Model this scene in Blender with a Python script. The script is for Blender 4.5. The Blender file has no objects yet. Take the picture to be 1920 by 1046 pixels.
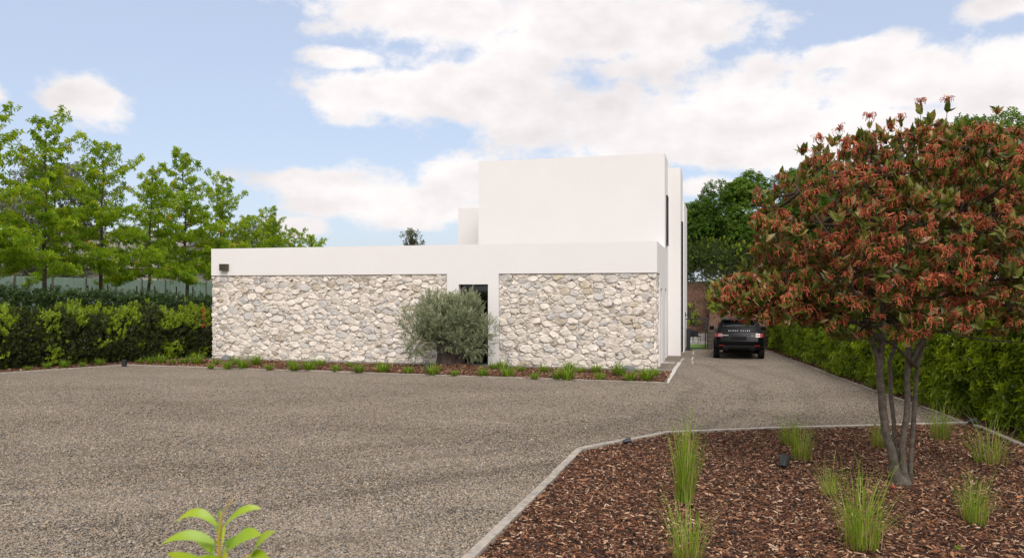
import bpy, bmesh, math, random
import numpy as np
from mathutils import Vector, Matrix, Euler

R = math.radians
SC = bpy.context.scene
COL = SC.collection

# ------------------------------------------------------------------ camera, sky, sun, exposure
F, CX, HY, H = 1430.0, 960.0, 549.0, 2.6          # survey: focal length in px of a 1920 px frame, horizon row, eye height
cam_d = bpy.data.cameras.new('camera')
cam = bpy.data.objects.new('camera', cam_d)
COL.objects.link(cam)
cam.location = (0, 0, H)
cam.rotation_euler = (R(90), 0, 0)
cam_d.sensor_width = 36.0
cam_d.lens = 36.0 * F / 1920.0
cam_d.shift_y = (HY - 523.0) / 1920.0
cam_d.clip_end = 6000
cam_d.clip_start = 0.05
cam_d.dof.use_dof = True
cam_d.dof.focus_distance = 22.0
cam_d.dof.aperture_fstop = 4.0
SC.camera = cam
SC.cycles.max_bounces = 7; SC.cycles.diffuse_bounces = 3; SC.cycles.glossy_bounces = 3; SC.cycles.transparent_max_bounces = 8

SUN_AZ, SUN_EL = 172.0, 46.0                        # clockwise from +Y
sun_d = bpy.data.lights.new('sun', 'SUN')
sun_d.energy = 2.0
sun_d.angle = R(32)
sun_d.color = (1.0, 0.96, 0.92)
sun = bpy.data.objects.new('sun', sun_d)
COL.objects.link(sun)
to_sun = Vector((math.sin(R(SUN_AZ)) * math.cos(R(SUN_EL)), math.cos(R(SUN_AZ)) * math.cos(R(SUN_EL)), math.sin(R(SUN_EL))))
sun.rotation_euler = to_sun.to_track_quat('Z', 'Y').to_euler()

SC.view_settings.view_transform = 'Standard'
SC.view_settings.look = 'None'
SC.view_settings.exposure = 0.35
SC.view_settings.gamma = 1.0
SC.view_settings.use_curve_mapping = False

def build_world():
    w = bpy.data.worlds.new('World'); SC.world = w; w.use_nodes = True
    w.cycles.sampling_method = 'MANUAL'; w.cycles.sample_map_resolution = 512
    nt = w.node_tree; N = nt.nodes; L = nt.links
    for n in list(N): N.remove(n)
    out = N.new('ShaderNodeOutputWorld'); bg = N.new('ShaderNodeBackground')
    bg.inputs['Strength'].default_value = 0.1
    L.new(bg.outputs[0], out.inputs[0])
    sky = N.new('ShaderNodeTexSky'); sky.sky_type = 'NISHITA'; sky.sun_disc = False
    sky.sun_elevation = R(SUN_EL); sky.sun_rotation = R(SUN_AZ)
    sky.air_density = 1.0; sky.dust_density = 2.0; sky.ozone_density = 1.0
    tc = N.new('ShaderNodeTexCoord')
    sep = N.new('ShaderNodeSeparateXYZ'); L.new(tc.outputs['Generated'], sep.inputs[0])
    def M(op, a, b=None, c=None):
        n = N.new('ShaderNodeMath'); n.operation = op
        for i, v in enumerate((a, b, c)):
            if v is None: continue
            if isinstance(v, (int, float)): n.inputs[i].default_value = v
            else: L.new(v, n.inputs[i])
        return n.outputs[0]
    az = M('ARCTAN2', sep.outputs[0], sep.outputs[1])
    el = M('ARCSINE', sep.outputs[2])
    cmb = N.new('ShaderNodeCombineXYZ'); L.new(az, cmb.inputs[0]); L.new(el, cmb.inputs[1])
    # clouds of the day, as (column, row, half width, half height) in the surveyed frame -> azimuth / elevation
    seen = [(830, 5, 250, 85), (1080, 40, 300, 130), (1270, 50, 150, 80), (700, 180, 150, 45), (950, 175, 210, 85),
            (1140, 220, 240, 75), (1400, 205, 135, 100), (1300, 275, 290, 48), (1490, 285, 150, 55),
            (1720, 165, 165, 72), (1870, 185, 150, 105), (1680, 235, 200, 65), (640, 110, 75, 20), (1620, 95, 110, 26),
            (1890, 10, 90, 28), (150, 178, 84, 54), (-12, 172, 34, 28), (700, 372, 200, 46),
            (850, 338, 85, 58), (570, 345, 120, 28), (790, 392, 140, 32), (1330, 347, 80, 22), (560, 425, 70, 22),
            (1800, 260, 200, 60)]
    blobs = []
    for (x, y, rx, ry) in seen:
        a = math.atan((x - CX) / F); ca = math.cos(a)
        e = math.atan((HY - y) / F * ca)
        blobs.append((a, e, rx / F * ca * ca, ry / F * ca))
    dmin = None
    for (a, e, ra, re) in blobs:
        v = N.new('ShaderNodeVectorMath'); v.operation = 'MULTIPLY_ADD'
        L.new(cmb.outputs[0], v.inputs[0])
        v.inputs[1].default_value = (1 / ra, 1 / re, 0); v.inputs[2].default_value = (-a / ra, -e / re, 0)
        ln = N.new('ShaderNodeVectorMath'); ln.operation = 'LENGTH'; L.new(v.outputs[0], ln.inputs[0])
        dmin = ln.outputs['Value'] if dmin is None else M('MINIMUM', dmin, ln.outputs['Value'])
    def fbm(scale, off, detail=7.0, rough=0.58, sy=1.7):
        mp = N.new('ShaderNodeVectorMath'); mp.operation = 'MULTIPLY_ADD'; L.new(cmb.outputs[0], mp.inputs[0])
        mp.inputs[1].default_value = (1, sy, 1); mp.inputs[2].default_value = off
        n = N.new('ShaderNodeTexNoise'); n.noise_dimensions = '2D'; n.inputs['Scale'].default_value = scale
        n.inputs['Detail'].default_value = detail; n.inputs['Roughness'].default_value = rough
        L.new(mp.outputs[0], n.inputs['Vector']); return n.outputs[0]
    n1 = fbm(10.5, (3.1, 1.7, 0), 7.0, 0.60)
    n2 = fbm(10.5, (3.1 + 0.010, 1.7 - 0.032, 0), 3.0, 0.55)
    n3 = fbm(4.0, (7.0, 2.0, 0), 3.0, 0.5)
    # the rest of the sky carries the same broken cloud
    rest = M('SUBTRACT', 3.1, M('MULTIPLY', n3, 4.2))
    side = M('MAXIMUM', M('SUBTRACT', M('ABSOLUTE', az), 0.66), M('SUBTRACT', el, 0.42))
    rest = M('SUBTRACT', rest, M('MULTIPLY', M('MINIMUM', side, 0.05), 12.0))
    inside = M('MULTIPLY', M('MAXIMUM', M('MULTIPLY', side, -14.0), 0.0), 3.0)
    dall = M('MINIMUM', dmin, M('ADD', rest, inside))
    f = M('ADD', dall, M('ADD', M('MULTIPLY', M('SUBTRACT', n1, 0.5), 2.3), M('MULTIPLY', M('SUBTRACT', n3, 0.5), 0.7)))
    mr = N.new('ShaderNodeMapRange'); mr.interpolation_type = 'SMOOTHSTEP'; L.new(f, mr.inputs[0])
    mr.inputs[1].default_value = 1.30; mr.inputs[2].default_value = 0.66; mr.inputs[3].default_value = 0; mr.inputs[4].default_value = 0.97
    # puffs: relief of the cloud tops against the light, greyer thick bellies
    rel = M('MULTIPLY', M('SUBTRACT', n1, n2), 0.65)
    belly = M('MULTIPLY', M('SUBTRACT', n3, 0.46), -0.85)
    sh = M('ADD', M('ADD', rel, belly), 0.80)
    cr = N.new('ShaderNodeValToRGB'); L.new(sh, cr.inputs[0])
    cr.color_ramp.elements[0].position = 0.45; cr.color_ramp.elements[0].color = (0.78, 0.73, 0.725, 1)
    cr.color_ramp.elements[1].position = 0.92; cr.color_ramp.elements[1].color = (1.0, 0.955, 0.94, 1)
    cs = N.new('ShaderNodeVectorMath'); cs.operation = 'SCALE'; L.new(cr.outputs[0], cs.inputs[0]); cs.inputs['Scale'].default_value = CLOUD
    # even pale blue haze tint mixed into the sky colour
    veil = N.new('ShaderNodeMix'); veil.data_type = 'RGBA'; L.new(sky.outputs[0], veil.inputs[6])
    veil.inputs[0].default_value = VEIL; veil.inputs[7].default_value = (6.9, 7.7, 9.5, 1)
    mx = N.new('ShaderNodeMix'); mx.data_type = 'RGBA'
    L.new(mr.outputs[0], mx.inputs[0]); L.new(veil.outputs[2], mx.inputs[6]); L.new(cs.outputs[0], mx.inputs[7])
    L.new(mx.outputs[2], bg.inputs[0])
CLOUD, VEIL = 8.3, 0.45
build_world()

# ------------------------------------------------------------------ helpers
def tag(o, label=None, cat=None, group=None, kind=None):
    if label: o['label'] = label
    if cat: o['category'] = cat
    if group: o['group'] = group
    if kind: o['kind'] = kind
    return o
def link(o, parent=None):
    COL.objects.link(o)
    if parent is not None: o.parent = parent
    return o
def empty(name, loc=(0, 0, 0), rz=0.0, parent=None):
    o = bpy.data.objects.new(name, None); o.empty_display_size = 0.2
    o.location = loc; o.rotation_euler = (0, 0, rz)
    return link(o, parent)
def obj(name, me, parent=None, loc=(0, 0, 0), rot=(0, 0, 0), scale=(1, 1, 1)):
    o = bpy.data.objects.new(name, me); o.location = loc; o.rotation_euler = rot; o.scale = scale
    return link(o, parent)
def copy_tree(o, parent=None):
    c = o.copy(); link(c, parent)
    for ch in list(o.children): copy_tree(ch, c)
    return c
def np_mesh(name, V, T, mats, midx=None, tint=None, smooth=False):
    """triangle mesh from arrays"""
    V = np.asarray(V, dtype=np.float32); T = np.asarray(T, dtype=np.int32)
    me = bpy.data.meshes.new(name)
    me.vertices.add(len(V)); me.vertices.foreach_set('co', V.ravel())
    me.loops.add(T.size); me.loops.foreach_set('vertex_index', T.ravel())
    me.polygons.add(len(T)); me.polygons.foreach_set('loop_start', np.arange(0, T.size, 3, dtype=np.int32))
    for m in (mats if isinstance(mats, (list, tuple)) else [mats]): me.materials.append(m)
    if midx is not None: me.polygons.foreach_set('material_index', np.asarray(midx, dtype=np.int32))
    if tint is not None:
        a = me.attributes.new('tint', 'FLOAT', 'FACE'); a.data.foreach_set('value', np.asarray(tint, dtype=np.float32))
    me.polygons.foreach_set('use_smooth', np.full(len(T), smooth, dtype=bool))
    me.update(calc_edges=True)
    return me

class MB:
    """collects boxes, tubes and prisms of one mesh"""
    def __init__(s): s.v = []; s.f = []
    def box(s, x0, x1, y0, y1, z0, z1):
        b = len(s.v)
        s.v += [(x0, y0, z0), (x1, y0, z0), (x1, y1, z0), (x0, y1, z0), (x0, y0, z1), (x1, y0, z1), (x1, y1, z1), (x0, y1, z1)]
        s.f += [tuple(b + i for i in q) for q in ((0, 3, 2, 1), (4, 5, 6, 7), (0, 1, 5, 4), (1, 2, 6, 5), (2, 3, 7, 6), (3, 0, 4, 7))]
        return s
    def obox(s, p0, p1, w, z0, z1):
        """box along a ground line p0-p1 of width w"""
        p0 = Vector(p0[:2]); p1 = Vector(p1[:2]); d = (p1 - p0).normalized(); n = Vector((-d.y, d.x)) * w / 2
        b = len(s.v)
        for z in (z0, z1):
            for q in (p0 - n, p1 - n, p1 + n, p0 + n): s.v.append((q.x, q.y, z))
        s.f += [tuple(b + i for i in q) for q in ((0, 3, 2, 1), (4, 5, 6, 7), (0, 1, 5, 4), (1, 2, 6, 5), (2, 3, 7, 6), (3, 0, 4, 7))]
        return s
    def tube(s, pts, radii, n=8, cap=True):
        pts = [Vector(p) for p in pts]
        if not isinstance(radii, (list, tuple)): radii = [radii] * len(pts)
        b = len(s.v); ref = None
        for i, p in enumerate(pts):
            d = (pts[min(i + 1, len(pts) - 1)] - pts[max(i - 1, 0)])
            d = d.normalized() if d.length > 1e-9 else Vector((0, 0, 1))
            if ref is None: ref = Vector((1, 0, 0)) if abs(d.x) < 0.8 else Vector((0, 1, 0))
            a = (ref - d * ref.dot(d)).normalized(); c = d.cross(a); ref = a
            for k in range(n):
                t = 2 * math.pi * k / n
                s.v.append(tuple(p + (a * math.cos(t) + c * math.sin(t)) * radii[i]))
        for i in range(len(pts) - 1):
            for k in range(n):
                k2 = (k + 1) % n
                s.f.append((b + i * n + k, b + i * n + k2, b + (i + 1) * n + k2, b + (i + 1) * n + k))
        if cap:
            s.f.append(tuple(b + k for k in reversed(range(n))))
            s.f.append(tuple(b + (len(pts) - 1) * n + k for k in range(n)))
        return s
    def poly(s, pts):
        b = len(s.v); s.v += [tuple(p) for p in pts]; s.f.append(tuple(range(b, b + len(pts)))); return s
    def mesh(s, name, mat, smooth=False, bevel=0):
        me = bpy.data.meshes.new(name); me.from_pydata(s.v, [], s.f)
        if bevel:
            bm = bmesh.new(); bm.from_mesh(me)
            bmesh.ops.bevel(bm, geom=bm.edges[:], offset=bevel, segments=2, affect='EDGES', profile=0.7)
            bm.to_mesh(me); bm.free()
        me.materials.append(mat)
        if smooth: me.polygons.foreach_set('use_smooth', [True] * len(me.polygons))
        me.update(); return me
    def build(s, name, mat, parent=None, smooth=False, bevel=0, loc=(0, 0, 0), rot=(0, 0, 0)):
        return obj(name, s.mesh(name, mat, smooth, bevel), parent, loc, rot)

ORD = ['first', 'second', 'third', 'fourth', 'fifth', 'sixth', 'seventh', 'eighth', 'ninth', 'tenth', 'eleventh', 'twelfth', 'thirteenth',
       'fourteenth', 'fifteenth', 'sixteenth', 'seventeenth', 'eighteenth', 'nineteenth', 'twentieth', 'twenty-first', 'twenty-second',
       'twenty-third', 'twenty-fourth', 'twenty-fifth', 'twenty-sixth', 'twenty-seventh', 'twenty-eighth', 'twenty-ninth', 'thirtieth']
def gp(x, y, z=0.0):
    """surveyed frame position -> point on the ground (or at height z)"""
    Y = (H - z) * F / (y - HY); return ((x - CX) * Y / F, Y)

# ------------------------------------------------------------------ materials
def mat_base(name):
    m = bpy.data.materials.new(name); m.use_nodes = True
    nt = m.node_tree; p = nt.nodes['Principled BSDF']
    return m, nt, nt.nodes, nt.links, p
def ramp(N, stops):
    r = N.new('ShaderNodeValToRGB'); e = r.color_ramp.elements
    while len(e) < len(stops): e.new(0.5)
    for i, (p, c) in enumerate(stops): e[i].position = p; e[i].color = (*c, 1)
    return r
def noise(N, L, vec, scale, detail=4, rough=0.55):
    n = N.new('ShaderNodeTexNoise'); n.inputs['Scale'].default_value = scale
    n.inputs['Detail'].default_value = detail; n.inputs['Roughness'].default_value = rough
    if vec is not None: L.new(vec, n.inputs['Vector'])
    return n
def bump(N, L, h, p, strength, dist):
    b = N.new('ShaderNodeBump'); b.inputs['Strength'].default_value = strength; b.inputs['Distance'].default_value = dist
    L.new(h, b.inputs['Height']); L.new(b.outputs[0], p.inputs['Normal']); return b
def plain(name, col, rough=0.6, metal=0.0, var=0.12, scale=6.0, bmp=0.0, bscale=60.0, spec=0.5, coat=0.0):
    m, nt, N, L, p = mat_base(name)
    tc = N.new('ShaderNodeTexCoord')
    n = noise(N, L, tc.outputs['Object'], scale, 5)
    r = ramp(N, [(0.3, tuple(c * (1 - var) for c in col)), (0.7, tuple(min(1, c * (1 + var)) for c in col))])
    L.new(n.outputs[0], r.inputs[0]); L.new(r.outputs[0], p.inputs['Base Color'])
    p.inputs['Roughness'].default_value = rough; p.inputs['Metallic'].default_value = metal
    p.inputs['Specular IOR Level'].default_value = spec; p.inputs['Coat Weight'].default_value = coat
    if bmp:
        n2 = noise(N, L, tc.outputs['Object'], bscale, 4); bump(N, L, n2.outputs[0], p, bmp, 0.01)
    return m
def leaf_mat(name, stops, trans=0.3, rough=0.45, spec=0.4):
    m, nt, N, L, p = mat_base(name)
    a = N.new('ShaderNodeAttribute'); a.attribute_name = 'tint'
    r = ramp(N, stops); L.new(a.outputs['Fac'], r.inputs[0])
    L.new(r.outputs[0], p.inputs['Base Color']); p.inputs['Roughness'].default_value = rough
    p.inputs['Specular IOR Level'].default_value = spec
    t = N.new('ShaderNodeBsdfTranslucent')
    hs = N.new('ShaderNodeHueSaturation'); hs.inputs['Hue'].default_value = 0.485; hs.inputs['Saturation'].default_value = 1.1; hs.inputs['Value'].default_value = 1.3
    L.new(r.outputs[0], hs.inputs['Color']); L.new(hs.outputs[0], t.inputs[0])
    mx = N.new('ShaderNodeMixShader'); mx.inputs[0].default_value = trans
    L.new(p.outputs[0], mx.inputs[1]); L.new(t.outputs[0], mx.inputs[2])
    L.new(mx.outputs[0], N['Material Output'].inputs[0])
    return m

def mk_plaster():
    m, nt, N, L, p = mat_base('white_render')
    tc = N.new('ShaderNodeTexCoord')
    n = noise(N, L, tc.outputs['Object'], 0.8, 5, 0.6)
    r = ramp(N, [(0.3, (0.785, 0.758, 0.745)), (0.7, (0.805, 0.78, 0.768))]); L.new(n.outputs[0], r.inputs[0])
    L.new(r.outputs[0], p.inputs['Base Color']); p.inputs['Roughness'].default_value = 0.85; p.inputs['Specular IOR Level'].default_value = 0.25
    n2 = noise(N, L, tc.outputs['Object'], 130, 3); n3 = noise(N, L, tc.outputs['Object'], 3.0, 3)
    mm = N.new('ShaderNodeMath'); mm.operation = 'MULTIPLY_ADD'; L.new(n3.outputs[0], mm.inputs[0]); mm.inputs[1].default_value = 0.8; L.new(n2.outputs[0], mm.inputs[2])
    bump(N, L, mm.outputs[0], p, 0.16, 0.006)
    return m
PLASTER = mk_plaster()

def mk_stone():
    m, nt, N, L, p = mat_base('rubble_stone')
    a = N.new('ShaderNodeAttribute'); a.attribute_name = 'tint'
    r = ramp(N, [(0.0, (0.82, 0.76, 0.69)), (0.30, (0.75, 0.685, 0.605)), (0.50, (0.68, 0.62, 0.55)), (0.66, (0.635, 0.605, 0.565)),
                 (0.80, (0.575, 0.56, 0.545)), (0.90, (0.60, 0.52, 0.41)), (1.0, (0.46, 0.41, 0.34))])
    L.new(a.outputs['Fac'], r.inputs[0])
    tc = N.new('ShaderNodeTexCoord')
    n = noise(N, L, tc.outputs['Object'], 9, 7, 0.65)
    r2 = ramp(N, [(0.32, (0.72, 0.70, 0.68)), (0.52, (1.0, 0.99, 0.98)), (0.75, (1.10, 1.07, 1.04))]); L.new(n.outputs[0], r2.inputs[0])
    mx = N.new('ShaderNodeMix'); mx.data_type = 'RGBA'; mx.blend_type = 'MULTIPLY'; mx.inputs[0].default_value = 0.75
    L.new(r.outputs[0], mx.inputs[6]); L.new(r2.outputs[0], mx.inputs[7]); L.new(mx.outputs[2], p.inputs['Base Color'])
    p.inputs['Roughness'].default_value = 0.9; p.inputs['Specular IOR Level'].default_value = 0.25
    n2 = noise(N, L, tc.outputs['Object'], 22, 6, 0.65); bump(N, L, n2.outputs[0], p, 0.8, 0.03)
    return m
STONE = mk_stone()
MORTAR = plain('mortar', (0.66, 0.58, 0.49), 0.95, var=0.15, scale=8, bmp=0.5)

def track_tone(N, L, vec):
    """darker, damper gravel where wheels have turned: two broad curved bands plus drifting patches"""
    v = N.new('ShaderNodeVectorMath'); v.operation = 'ADD'; L.new(vec, v.inputs[0])
    w = noise(N, L, vec, 0.22, 3, 0.5); ws = N.new('ShaderNodeVectorMath'); ws.operation = 'SCALE'; L.new(w.outputs['Color'], ws.inputs[0]); ws.inputs['Scale'].default_value = 5.0
    L.new(ws.outputs[0], v.inputs[1])
    c = N.new('ShaderNodeVectorMath'); c.operation = 'DISTANCE'; L.new(v.outputs[0], c.inputs[0]); c.inputs[1].default_value = (-4.0, 38.0, 2.5)
    m = N.new('ShaderNodeMath'); m.operation = 'MULTIPLY'; L.new(c.outputs['Value'], m.inputs[0]); m.inputs[1].default_value = 3.6
    sn = N.new('ShaderNodeMath'); sn.operation = 'SINE'; L.new(m.outputs[0], sn.inputs[0])
    mp = N.new('ShaderNodeVectorMath'); mp.operation = 'MULTIPLY'; L.new(vec, mp.inputs[0]); mp.inputs[1].default_value = (0.35, 0.8, 1)
    n = noise(N, L, mp.outputs[0], 0.5, 5, 0.6)
    a = N.new('ShaderNodeMath'); a.operation = 'MULTIPLY_ADD'; L.new(sn.outputs[0], a.inputs[0]); a.inputs[1].default_value = 0.03; L.new(n.outputs[0], a.inputs[2])
    r = ramp(N, [(0.30, (0.85, 0.84, 0.82)), (0.50, (1, 1, 1)), (0.70, (1.08, 1.075, 1.065))]); L.new(a.outputs[0], r.inputs[0])
    # pairs of wheel ruts swinging round from the drive
    def M(op, *v):
        n_ = N.new('ShaderNodeMath'); n_.operation = op
        for i_, q_ in enumerate(v):
            if isinstance(q_, (int, float)): n_.inputs[i_].default_value = q_
            else: L.new(q_, n_.inputs[i_])
        return n_.outputs[0]
    v2 = N.new('ShaderNodeVectorMath'); v2.operation = 'MULTIPLY_ADD'; L.new(w.outputs['Color'], v2.inputs[0]); v2.inputs[1].default_value = (2.2, 2.2, 0); L.new(vec, v2.inputs[2])
    d2 = N.new('ShaderNodeVectorMath'); d2.operation = 'DISTANCE'; L.new(v2.outputs[0], d2.inputs[0]); d2.inputs[1].default_value = (-8.5, 25.5, 0)
    rut = M('SMOOTH_MIN', M('DIVIDE', M('PINGPONG', d2.outputs['Value'], 0.75), 0.30), 1.0, 0.3)
    far = M('MINIMUM', M('DIVIDE', M('ABSOLUTE', M('SUBTRACT', d2.outputs['Value'], 16.3)), 3.6), 1.0)
    k = M('MAXIMUM', rut, far); k = M('ADD', M('MULTIPLY', k, 0.20), 0.80)
    mx_ = N.new('ShaderNodeVectorMath'); mx_.operation = 'SCALE'; L.new(r.outputs[0], mx_.inputs[0]); L.new(k, mx_.inputs['Scale'])
    return mx_.outputs[0]
def mk_gravel():
    m, nt, N, L, p = mat_base('gravel_ground')
    tc = N.new('ShaderNodeTexCoord')
    def vor(scale):
        v = N.new('ShaderNodeTexVoronoi'); v.inputs['Scale'].default_value = scale; L.new(tc.outputs['Object'], v.inputs['Vector']); return v
    v1 = vor(42.0)
    sp = N.new('ShaderNodeSeparateColor'); L.new(v1.outputs['Color'], sp.inputs[0])
    r = ramp(N, GRAVEL); L.new(sp.outputs[0], r.inputs[0])
    rd = ramp(N, [(0.15, (1, 1, 1)), (0.75, (0.45, 0.43, 0.41))]); 
    vd = N.new('ShaderNodeMath'); vd.operation = 'MULTIPLY'; L.new(v1.outputs['Distance'], vd.inputs[0]); vd.inputs[1].default_value = 1.1
    L.new(vd.outputs[0], rd.inputs[0])
    mx = N.new('ShaderNodeMix'); mx.data_type = 'RGBA'; mx.blend_type = 'MULTIPLY'; mx.inputs[0].default_value = 0.55
    L.new(r.outputs[0], mx.inputs[6]); L.new(rd.outputs[0], mx.inputs[7])
    tone = track_tone(N, L, tc.outputs['Object'])
    n5 = noise(N, L, tc.outputs['Object'], 7.0, 4, 0.7)
    r5 = ramp(N, [(0.3, (0.74, 0.73, 0.72)), (0.7, (1.22, 1.22, 1.22))]); L.new(n5.outputs[0], r5.inputs[0])
    mx2 = N.new('ShaderNodeMix'); mx2.data_type = 'RGBA'; mx2.blend_type = 'MULTIPLY'; mx2.inputs[0].default_value = 1
    L.new(mx.outputs[2], mx2.inputs[6]); L.new(tone, mx2.inputs[7])
    mx3 = N.new('ShaderNodeMix'); mx3.data_type = 'RGBA'; mx3.blend_type = 'MULTIPLY'; mx3.inputs[0].default_value = 0.8
    L.new(mx2.outputs[2], mx3.inputs[6]); L.new(r5.outputs[0], mx3.inputs[7])
    L.new(mx3.outputs[2], p.inputs['Base Color']); p.inputs['Roughness'].default_value = 0.9; p.inputs['Specular IOR Level'].default_value = 0.3
    iv = N.new('ShaderNodeMath'); iv.operation = 'SUBTRACT'; iv.inputs[0].default_value = 1.0; L.new(v1.outputs['Distance'], iv.inputs[1])
    bump(N, L, iv.outputs[0], p, 0.8, 0.012)
    return m
GRAVEL = [(0.0, (0.075, 0.066, 0.056)), (0.22, (0.165, 0.14, 0.11)), (0.48, (0.31, 0.255, 0.195)), (0.70, (0.40, 0.33, 0.255)),
          (0.84, (0.22, 0.225, 0.23)), (0.92, (0.36, 0.25, 0.15)), (1.0, (0.50, 0.45, 0.38))]
GRAVEL_M = mk_gravel()

def inst_mat(name, stops, rough=0.85, spec=0.3, tracks=False):
    m, nt, N, L, p = mat_base(name)
    oi = N.new('ShaderNodeObjectInfo'); r = ramp(N, stops); L.new(oi.outputs['Random'], r.inputs[0])
    tc = N.new('ShaderNodeTexCoord'); n = noise(N, L, tc.outputs['Object'], 1.3, 3)
    r2 = ramp(N, [(0.3, (0.75, 0.75, 0.75)), (0.7, (1.15, 1.15, 1.15))]); L.new(n.outputs[0], r2.inputs[0])
    mx = N.new('ShaderNodeMix'); mx.data_type = 'RGBA'; mx.blend_type = 'MULTIPLY'; mx.inputs[0].default_value = 1
    L.new(r.outputs[0], mx.inputs[6]); L.new(r2.outputs[0], mx.inputs[7]); L.new(mx.outputs[2], p.inputs['Base Color'])
    if tracks:
        m2 = N.new('ShaderNodeMix'); m2.data_type = 'RGBA'; m2.blend_type = 'MULTIPLY'; m2.inputs[0].default_value = 1
        L.new(mx.outputs[2], m2.inputs[6]); L.new(track_tone(N, L, oi.outputs['Location']), m2.inputs[7]); L.new(m2.outputs[2], p.inputs['Base Color'])
    p.inputs['Roughness'].default_value = rough; p.inputs['Specular IOR Level'].default_value = spec
    return m
PEBBLE_M = inst_mat('pebbles', GRAVEL, tracks=True)
CHIP_M = inst_mat('bark_chips', [(0.0, (0.016, 0.009, 0.007)), (0.25, (0.045, 0.023, 0.015)), (0.5, (0.125, 0.05, 0.026)), (0.70, (0.235, 0.097, 0.048)),
                                 (0.84, (0.37, 0.18, 0.095)), (0.94, (0.52, 0.33, 0.21)), (1.0, (0.70, 0.52, 0.37))], 0.8)
def mk_soil():
    m, nt, N, L, p = mat_base('mulch_soil')
    tc = N.new('ShaderNodeTexCoord')
    mp = N.new('ShaderNodeMapping'); mp.inputs['Rotation'].default_value = (0, 0, 0.5); mp.inputs['Scale'].default_value = (1, 2.6, 1); L.new(tc.outputs['Object'], mp.inputs[0])
    v = N.new('ShaderNodeTexVoronoi'); v.inputs['Scale'].default_value = 26; L.new(mp.outputs[0], v.inputs['Vector'])
    sp = N.new('ShaderNodeSeparateColor'); L.new(v.outputs['Color'], sp.inputs[0])
    r = ramp(N, [(0.0, (0.02, 0.011, 0.008)), (0.4, (0.06, 0.03, 0.018)), (0.75, (0.14, 0.068, 0.038)), (1.0, (0.28, 0.16, 0.09))]); L.new(sp.outputs[0], r.inputs[0])
    L.new(r.outputs[0], p.inputs['Base Color']); p.inputs['Roughness'].default_value = 0.95
    n = noise(N, L, tc.outputs['Object'], 40, 5); bump(N, L, n.outputs[0], p, 1.0, 0.03)
    return m
SOIL = mk_soil()
def mk_grass_ground(name, c0, c1):
    m, nt, N, L, p = mat_base(name)
    tc = N.new('ShaderNodeTexCoord'); n = noise(N, L, tc.outputs['Object'], 3.0, 8, 0.7)
    r = ramp(N, [(0.3, c0), (0.7, c1)]); L.new(n.outputs[0], r.inputs[0]); L.new(r.outputs[0], p.inputs['Base Color'])
    p.inputs['Roughness'].default_value = 0.95
    n2 = noise(N, L, tc.outputs['Object'], 50, 4); bump(N, L, n2.outputs[0], p, 0.8, 0.03)
    return m
FIELD = mk_grass_ground('field_grass', (0.035, 0.05, 0.015), (0.07, 0.10, 0.03))
LAWN = mk_grass_ground('lawn_grass', (0.10, 0.20, 0.03), (0.17, 0.30, 0.05))
CONC = plain('pale_concrete', (0.44, 0.40, 0.35), 0.9, var=0.22, scale=7, bmp=0.5, bscale=70)
CONC_DK = plain('grey_concrete', (0.20, 0.185, 0.165), 0.9, var=0.25, scale=5, bmp=0.4)
CONC_W = plain('white_concrete', (0.55, 0.52, 0.48), 0.9, var=0.18, scale=6, bmp=0.4)
TIMBER_G = plain('weathered_timber', (0.36, 0.32, 0.275), 0.9, var=0.28, scale=9, bmp=0.6, bscale=40)
SLEEPER = plain('dark_sleeper_timber', (0.075, 0.055, 0.042), 0.85, var=0.4, scale=7, bmp=0.5)
BLACK = plain('black_powder_coat', (0.018, 0.019, 0.021), 0.45, var=0.2)
BRONZE = plain('bronze_metal', (0.10, 0.083, 0.06), 0.4, 0.7)
STEEL = plain('pale_metal', (0.55, 0.53, 0.5), 0.4, 0.8)
LENS = plain('lamp_glass', (0.30, 0.28, 0.25), 0.15, 0)
BARK = plain('grey_brown_bark', (0.105, 0.088, 0.068), 0.95, var=0.45, scale=14, bmp=0.9, bscale=45)
BARK_OAK = plain('young_oak_bark', (0.085, 0.065, 0.05), 0.95, var=0.3, scale=9, bmp=0.6)
BARK_OLIVE = plain('olive_bark', (0.06, 0.043, 0.034), 0.95, var=0.5, scale=12, bmp=1.0, bscale=24)
TWIG = plain('dark_twig', (0.055, 0.038, 0.028), 0.9, var=0.3)
ROCK = plain('dark_boulder', (0.17, 0.17, 0.18), 0.85, var=0.3, scale=8, bmp=0.7, bscale=30)
ROOM = plain('dark_room_wall', (0.30, 0.29, 0.28), 0.8)
ROOMFLOOR = plain('dark_room_floor', (0.07, 0.062, 0.055), 0.5)
WHITE_FUR = plain('white_coat', (0.62, 0.58, 0.53), 0.8, bmp=0.3)
def mk_pane():
    m, nt, N, L, p = mat_base('window_glass')
    g = N.new('ShaderNodeBsdfGlossy'); g.inputs['Roughness'].default_value = 0.02; g.inputs['Color'].default_value = (0.9, 0.92, 0.95, 1)
    t = N.new('ShaderNodeBsdfTransparent'); t.inputs[0].default_value = (0.62, 0.64, 0.64, 1)
    fr = N.new('ShaderNodeFresnel'); fr.inputs[0].default_value = 1.5
    tc = N.new('ShaderNodeTexCoord'); n = noise(N, L, tc.outputs['Object'], 1.5, 1); b = N.new('ShaderNodeBump'); b.inputs['Strength'].default_value = 0.02
    L.new(n.outputs[0], b.inputs['Height']); L.new(b.outputs[0], g.inputs['Normal'])
    mx = N.new('ShaderNodeMixShader'); L.new(fr.outputs[0], mx.inputs[0]); L.new(t.outputs[0], mx.inputs[1]); L.new(g.outputs[0], mx.inputs[2])
    L.new(mx.outputs[0], N['Material Output'].inputs[0]); return m
PANE = mk_pane()
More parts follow.
